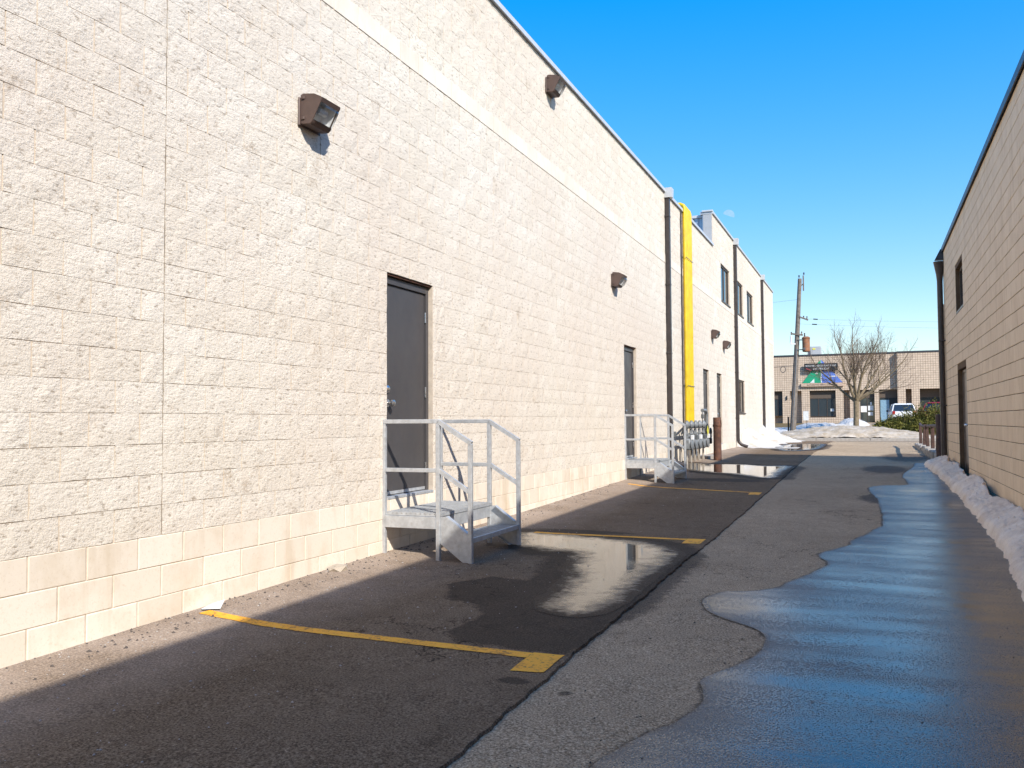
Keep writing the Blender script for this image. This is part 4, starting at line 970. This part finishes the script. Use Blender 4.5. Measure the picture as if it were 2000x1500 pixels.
c = pp(8.05); m = MB(); m.bar((c.x, 59.9, 8.1), (c.x + .62, 59.9, 7.82), .09, .09); m.build('crossarm', M['wood'], UP)
for dx in (.35, .55):
    m = MB(); m.lathe([(.02, 0), (.045, .05), (.03, .1), (.045, .15), (.02, .18)], (c.x + dx, 59.9, 8.0 - dx * .2), 2, 8); m.build('insulator', M['porcelain'], UP, True)
c = pp(6.95); m = MB(); m.bar((c.x - .4, 59.85, 6.98), (c.x + .35, 59.85, 6.86), .1, .1); m.build('crossarm', M['wood'], UP)
for dx in (-.36, .28):
    m = MB(); m.lathe([(.02, 0), (.05, .05), (.03, .1), (.05, .15), (.02, .2)], (c.x + dx, 59.85, 6.9), 2, 8); m.build('insulator', M['porcelain'], UP, True)
m = MB(); m.tube([(c.x - .38, 59.85, 6.85), (c.x - .40, 59.85, 6.35)], .06, 8); m.bar((c.x - .45, 59.8, 6.3), (c.x - .1, 59.8, 6.3), .08, .1); m.build('fuse_cutout', M['white'], UP)
tk = MB(); tx = -3.68
tk.lathe([(.18, 5.76), (.235, 5.80), (.235, 6.60), (.26, 6.62), (.26, 6.68), (.16, 6.75)], (tx, 59.8, 0), 2, 20); tko = tk.build('transformer', M['tank'], UP, True)
m = MB(); m.lathe([(.03, 6.75), (.05, 6.82), (.03, 6.88), (.05, 6.94), (.02, 7.02)], (tx - .08, 59.8, 0), 2, 8); m.build('bushing', M['porcelain'], tko, True)
m = MB(); m.bar((-4.2, 59.85, 6.55), (tx - .2, 59.85, 6.55), .06, .06); m.bar((-4.3, 59.85, 5.92), (tx - .2, 59.85, 5.92), .06, .06); m.bbox(tx - .16, tx - .04, 59.54, 59.58, 5.88, 6.02, .004); m.build('bracket', M['meter_dark'], tko)
m = MB(); q = pp(4.5); m.tube([pp(z) + Vector((.02, -.17, 0)) for z in (.5, 2, 4, 6)], .025, 6); m.build('ground_wire_guard', M['meter'], UP)
def wires(name, label, specs):
    for (a, b, sag, r_), lab in zip(specs, label):
        a = Vector(a); b = Vector(b); m = MB(); m.tube([a.lerp(b, t) - Vector((0, 0, sag * 4 * t * (1 - t))) for t in np.linspace(0, 1, 24)], r_, 5); tag(m.build(name, M['wire'], None, True), lab, 'wire', 'overhead wires')
wires('overhead_wire', ['top overhead wire running left from the pole head', 'upper overhead wire with a dark splice right of the pole', 'lower overhead wire right of the pole just above the transformer', 'thick telephone cable crossing low in front of the brown facade'],
      [((-45, 60.3, 8.6), (-4.05, 60, 9.2), .5, .006), ((-4.1, 60, 7.95), (42, 61, 8.3), 1.1, .0045), ((-4.2, 60, 7.62), (42, 61, 7.7), 1.1, .0045), ((-45, 60, 5.2), (-4.3, 60, 4.9), .5, .018)])
m = MB(); m.tube([(-3.22, 60, 7.88), (-2.95, 60, 7.85)], .035, 8); m.tube([(-3.3, 60, 7.55), (-3.0, 60, 7.52)], .035, 8); m.build('splice', M['black'], UP, True)
m = MB(); m.tube([(-5.15 + .16 * cos(t), 60, 4.68 + .2 * sin(t)) for t in np.linspace(0, 2 * pi, 18)], .022, 6, False); m.build('cable_loop', M['wire'], UP, True)
m = MB(); m.tube([(-4.9, 60.1, .3), (-4.88, 60.1, 1.6)], .05, 8); tag(m.build('marker_post', M['black'], None, True), 'short dark post standing against the left of the utility pole', 'post')
ys_ = empty('yard_sign', 'small white yard sign on a thin stake right of the utility pole', 'sign')
m = MB(); m.bbox(-4.12, -3.78, 62.5, 62.53, 1.36, 1.98, .004); m.build('board', M['white'], ys_)
m = MB(); m.tube([(-3.9, 62.52, .5), (-3.9, 62.52, 1.36)], .02, 6); m.build('stake', M['black'], ys_)

# ------------------------------------------------------------------ bare tree
def bare_tree():
    T = empty('bare_tree', 'leafless spreading street tree in front of the brown shop building', 'tree')
    r = random.Random(21); trunk = MB(); limbs = MB(); twigs = MB()
    base = Vector((-.84, 64, .6)); fork = Vector((-.80, 64, 2.75))
    trunk.tube([base, base + Vector((0, 0, .3)), base.lerp(fork, .5), fork], [.24, .19, .175, .19], 14)
    trunk.build('trunk', M['bark'], T, True)
    def grow(p, d, L, rad, lvl):
        n = 4 if lvl < 3 else 3; pts = [p]; rs = [rad]
        for i in range(n):
            d = (d + Vector((r.uniform(-1, 1), r.uniform(-1, 1), r.uniform(-.3, .9))) * (.13 + .05 * lvl)).normalized()
            p = p + d * L / n; pts.append(p); rs.append(rad * (1 - .52 * (i + 1) / n))
        (limbs if lvl < 2 else twigs).tube(pts, rs, 7 if lvl < 2 else (5 if lvl < 3 else 3), False)
        if lvl >= 4: return
        k = {0: 4, 1: 3, 2: 4, 3: 3}[lvl]
        for j in range(k):
            t = .3 + .7 * (j + r.random() * .7) / k; i = min(n - 1, int(t * n)); q = pts[i].lerp(pts[i+1], t * n - i if t * n - i < 1 else 1)
            a = (pts[i+1] - pts[i]).normalized(); side = a.cross(Vector((r.uniform(-1, 1), r.uniform(-1, 1), r.uniform(-1, 1)))).normalized()
            nd = (a + side * r.uniform(.45, .95) + Vector((0, 0, .14))).normalized()
            grow(q, nd, L * r.uniform(.5, .72), max(rs[i] * r.uniform(.42, .58), .0045), lvl + 1)
        if lvl < 3: grow(pts[-1], d, L * .6, rs[-1], lvl + 1)
    dirs = [(-.75, .1, .62, 2.3, .10), (-.42, -.3, .9, 2.6, .11), (-.12, .25, 1, 2.9, .12), (.2, -.2, 1, 2.7, .11), (.5, .3, .85, 2.5, .10), (.9, -.1, .5, 2.6, .10), (.1, .7, .8, 2.2, .09), (-.1, -.7, .75, 2.2, .09), (.75, .5, .65, 2.1, .08)]
    for x, y, z, L, rad in dirs: grow(fork + Vector((x * .08, y * .08, -.12)), Vector((x, y, z)).normalized(), L, rad, 0)
    limbs.build('limbs', M['bark'], T, True); twigs.build('twigs', M['twig'], T, False, False)
bare_tree()

# ------------------------------------------------------------------ evergreen shrub
def shrub():
    M['needle'] = None
    t = NT('juniper_needles'); n1 = t.noise(1.8, 4, .6); base = t.mix(t.maprange(n1, .35, .65), c4(.055, .070, .016), c4(.16, .145, .028)); base = t.mix(t.math('MULTIPLY', t.attr('tone'), .6), base, c4(.16, .135, .03)); M['needle'] = t.bsdf(base, .7, spec=.2)
    S = empty('juniper_shrub', 'spreading olive green juniper shrub right of the tree, in front of a parked car', 'shrub')
    r = np.random.RandomState(8); m = MB(); st = MB()
    clumps = [(.95, 65.3, .45, .8, .9), (1.7, 65.0, .6, 1.0, 1.35), (2.7, 65.2, .7, 1.2, 2.0), (3.6, 65.0, .7, 1.3, 2.5), (4.7, 65.3, .7, 1.3, 2.5), (1.5, 64.3, .4, .9, .6), (2.3, 64.2, .4, 1.0, .8), (3.4, 64.2, .45, 1.1, .95), (4.5, 64.3, .45, 1.1, 1.0), (.7, 64.6, .4, .6, .45)]
    for cx_, cy_, cz_, rad, ht in clumps:
        for q in range(260):
            th = r.uniform(0, 2*pi); ph = r.uniform(-.1, 1.2); o = Vector((cx_, cy_, gb(cx_, cy_) + .05))
            d = Vector((cos(th) * cos(ph), sin(th) * cos(ph), sin(ph) * ht / rad * .9)); L = rad * r.uniform(.55, 1.08)
            tip = o + d * L; mid = o + d * L * .55 + Vector((0, 0, .08))
            if q % 6 == 0: st.tube([o, mid, tip], [.02, .012, .005], 4, False)
            tone = float(np.clip(r.uniform(0, .5) + .5 * (tip.z - o.z) / ht, 0, 1)) * r.uniform(.3, 1)
            for k in range(9):
                c = mid.lerp(tip, r.uniform(.1, 1.1)) + Vector(r.randn(3) * .06); a = Vector(r.randn(3)); a.normalize(); a = (a + d.normalized() * 1.2).normalized(); b = a.cross(Vector(r.randn(3))).normalized(); s = r.uniform(.06, .14)
                m.add([(c - b * s * .28)[:], (c + a * s)[:], (c + b * s * .28)[:], (c - a * s * .6)[:]], [(0, 1, 2, 3)], tone=tone)
    m.build('foliage', M['needle'], S, False, False); st.build('stems', M['twig'], S, False, False)
shrub()

# ------------------------------------------------------------------ parked cars
def make_car(name, label, paint, loc, rz, H=1.62, L=4.4, W=1.82):
    C_ = empty(name, label, 'car', loc, 'parked cars'); C_.rotation_euler = (0, 0, rz)
    hw = W / 2; st = [(-L/2, .78, .48, .80), (-L/2 + .06, .94, .36, .98), (-L/2 + .35, 1.0, .30, 1.04), (-L*.2, 1.0, .28, 1.02), (L*.12, 1.0, .28, 1.0), (L*.25, .99, .28, .97), (L/2 - .45, .96, .30, .90), (L/2 - .08, .86, .36, .78), (L/2, .72, .46, .66)]
    m = MB(); V = []
    for y, k, z0, z1 in st:
        w = hw * k
        V += [(-w*.86, y, z0), (-w, y, z0 + .16), (-w, y, z1 - .18), (-w*.93, y, z1), (w*.93, y, z1), (w, y, z1 - .18), (w, y, z0 + .16), (w*.86, y, z0)]
    n = 8; f = [(i*n+k, i*n+(k+1) % n, (i+1)*n+(k+1) % n, (i+1)*n+k) for i in range(len(st)-1) for k in range(n)] + [tuple(range(n))[::-1], tuple(range((len(st)-1)*n, len(st)*n))]
    m.add(V, f); body = m.build('body', paint, C_, True)
    def gh(m, e, z0, z1, inset):
        pts = [(-L/2 + .22, .93), (-L/2 + .55, .76), (L*.06, .76), (L*.24, .93)]
        lo = [(-hw*.90 + inset, pts[0][0]), (hw*.90 - inset, pts[0][0]), (hw*.90 - inset, pts[3][0]), (-hw*.90 + inset, pts[3][0])]
        hi = [(-hw*.74 + inset, pts[1][0] + e), (hw*.74 - inset, pts[1][0] + e), (hw*.74 - inset, pts[2][0] - e), (-hw*.74 + inset, pts[2][0] - e)]
        m.add([(x, y, z0) for x, y in lo] + [(x, y, z1) for x, y in hi], [(0, 1, 2, 3)[::-1], (4, 5, 6, 7), (0, 1, 5, 4), (1, 2, 6, 5), (2, 3, 7, 6), (3, 0, 4, 7)])
    m = MB(); gh(m, 0, .99, H - .09, 0); cab = m.build('cabin_glass', M['glass'], C_)
    m = MB(); z = H - .095; V = [(-hw*.76, -L/2 + .50, z), (hw*.76, -L/2 + .50, z), (hw*.76, L*.07, z), (-hw*.76, L*.07, z), (-hw*.66, -L/2 + .62, H), (hw*.66, -L/2 + .62, H), (hw*.66, L*.02, H), (-hw*.66, L*.02, H)]
    m.add(V, [(3, 2, 1, 0), (4, 5, 6, 7), (0, 1, 5, 4), (1, 2, 6, 5), (2, 3, 7, 6), (3, 0, 4, 7)]); m.build('roof', paint, C_)
    for s in (-1, 1):
        m = MB()
        for (y0, y1) in ((-L/2 + .22, -L/2 + .55), (L*.24, L*.06), (-.45, -.42)): m.bar((s*hw*.905, y0, .99), (s*hw*.75, y1, H - .09), .07, .06)
        m.build('pillar', paint, C_)
        m = MB(); m.bbox(min(s*hw*.70, s*hw*.93), max(s*hw*.70, s*hw*.93), -L/2 + .0, -L/2 + .17, .74, 1.02, .02); m.build('tail_light', M['red_lens'], C_)
        m = MB(); m.bbox(min(s*hw*.99, s*hw*1.16), max(s*hw*.99, s*hw*1.16), L*.16, L*.16 + .13, .98, 1.13, .03); m.build('mirror', M['black'], C_)
        for y in (-L*.31, L*.31):
            m = MB(); m.lathe([(.20, -.11), (.31, -.11), (.335, -.08), (.335, .08), (.31, .11), (.20, .11)], (s*(hw - .12), y, .335), 0, 20); w_ = m.build('wheel', M['black'], C_, True)
            q = MB(); q.lathe([(.02, 0), (.20, .005), (.205, .02), (.2, .03)], (s*(hw - .12) + s*.10, y, .335), 0, 14); q.build('rim', M['chrome'], w_, True)
    m = MB(); m.bbox(-hw*.88, hw*.88, -L/2 - .07, -L/2 + .12, .36, .58, .03); m.build('bumper', M['black'], C_)
    m = MB(); m.box(-.16, .16, -L/2 - .012, -L/2 + .01, .68, .80); m.build('licence_plate', M['white'], C_)
    return C_
M['red_lens'] = mat_plain('red_lens', c4(0.35, 0.02, 0.02), 0.2); M['car_white'] = mat_plain('white_car_paint', c4(0.72, 0.72, 0.70), 0.25, var=.05); M['car_red'] = mat_plain('red_car_paint', c4(0.28, 0.02, 0.025), 0.25, var=.1)
make_car('parked_car', 'white car parked behind the juniper shrub, seen from its rear', M['car_white'], (2.38, 77.5, gb(0, 77.5) + .03), 0.06)
make_car('parked_car', 'dark red car at the right, mostly hidden by the shrub and the tan building', M['car_red'], (5.5, 76.5, gb(0, 76.5) + .03), -.5, 1.7, 4.6)

# ------------------------------------------------------------------ litter and grit
m = MB(); m.add([(-4.32, 4.93, .115), (-4.19, 4.98, .118), (-4.22, 5.06, .165), (-4.30, 5.03, .14)], [(0, 1, 2, 3)]); m.add([(-4.32, 4.93, .116), (-4.19, 4.98, .119), (-4.27, 4.89, .125)], [(0, 1, 2)])
tag(m.build('paper_scrap', M['white']), 'scrap of white paper at the wall end of the nearest yellow line', 'litter')
m = MB(); bm = bmesh.new(); bmesh.ops.create_icosphere(bm, subdivisions=1, radius=.06); v = [(p.co.x * 1.5 - 4.26, p.co.y * 2 + 6.55, p.co.z * .7 + .15 + rnd.uniform(-.012, .012)) for p in bm.verts]; m.add(v, [[q.index for q in f.verts] for f in bm.faces]); bm.free()
tag(m.build('ice_lump', M['snow_clean']), 'small lump of ice against the block base left of the nearest stair', 'ice lump')
def grit(name, n, xr, yr, smin, smax, mat, seed, dz=.017):
    r = np.random.RandomState(seed); m = MB()
    for i in range(n):
        x = r.uniform(*xr) if seed % 2 else xr[0] + (xr[1] - xr[0]) * r.beta(.8, 2.2); y = yr[0] + (yr[1] - yr[0]) * r.beta(1, 1.6); s = r.uniform(smin, smax) * r.uniform(.5, 1)
        if x > -1.66 and dz > .01: continue
        z = float(gz(x, y)) + dz; a = r.uniform(0, pi); ca, sa = cos(a) * s, sin(a) * s
        m.add([(x - ca, y - sa, z), (x + sa * .7, y - ca * .7, z), (x + ca, y + sa, z), (x - sa * .6, y + ca * .6, z), (x + s * .1, y, z + s * .7)], [(0, 1, 4), (1, 2, 4), (2, 3, 4), (3, 0, 4)])
    return tag(m.build(name, mat, None, False, False), kind='stuff')
tag(grit('grit', 900, (-4.33, -1.8), (2.2, 18), .004, .013, mat_plain('grit_pale', c4(.42, .38, .34), .9), 2), 'pale grit and road salt strewn along the foot of the cream wall', 'grit')
tag(grit('gravel', 500, (-1.5, 1.2), (2.5, 14), .004, .011, mat_plain('grit_dark', c4(.045, .04, .036), .9), 3, .003), 'dark loose gravel scattered over the older pavement', 'gravel')
tag(grit('debris', 420, (-4.34, -4.05), (2.6, 16), .006, .02, mat_plain('crumbled_asphalt', c4(.10, .082, .07), .95), 5), 'crumbled asphalt along the joint between wall and pavement', 'debris')

# ------------------------------------------------------------------ day moon
def moon():
    d = Vector((-0.13626499, 0.96581916, 0.22051123)); c = Vector((0, 0, 1.4)) + d * 2500; R = 15.5
    rt = d.cross(Vector((0, 0, 1))).normalized(); up = rt.cross(d); ax = (rt * .36 + up * .93).normalized(); bx = ax.cross(d).normalized()
    m = MB(); V = []; n = 24
    for i in range(n + 1):
        t = -pi/2 + pi * i / n
        for j in range(7):
            k = j / 6; s = -.05 + 1.05 * k; V.append((c + bx * R * sin(t) + ax * R * cos(t) * s - d * R * .4 * cos(t) * math.sqrt(max(0, 1 - s*s)))[:])
    m.add(V, [(i*7+j, i*7+j+1, (i+1)*7+j+1, (i+1)*7+j) for i in range(n) for j in range(6)])
    t = NT('moon_surface'); e = t.n('Emission', {'Color': t.mix(t.maprange(t.noise(.12, 3), .35, .65), c4(.66, .76, .92), c4(.50, .64, .86)), 'Strength': 0.45}); tr = t.n('BsdfTransparent'); mx = t.n('MixShader', {0: .38, 1: tr.outputs[0], 2: e.outputs[0]}); t.t.links.new(mx.outputs[0], t.out.inputs['Surface'])
    tag(m.build('moon', t.m, None, True), 'faint pale daytime half moon in the blue sky', 'moon')
moon()
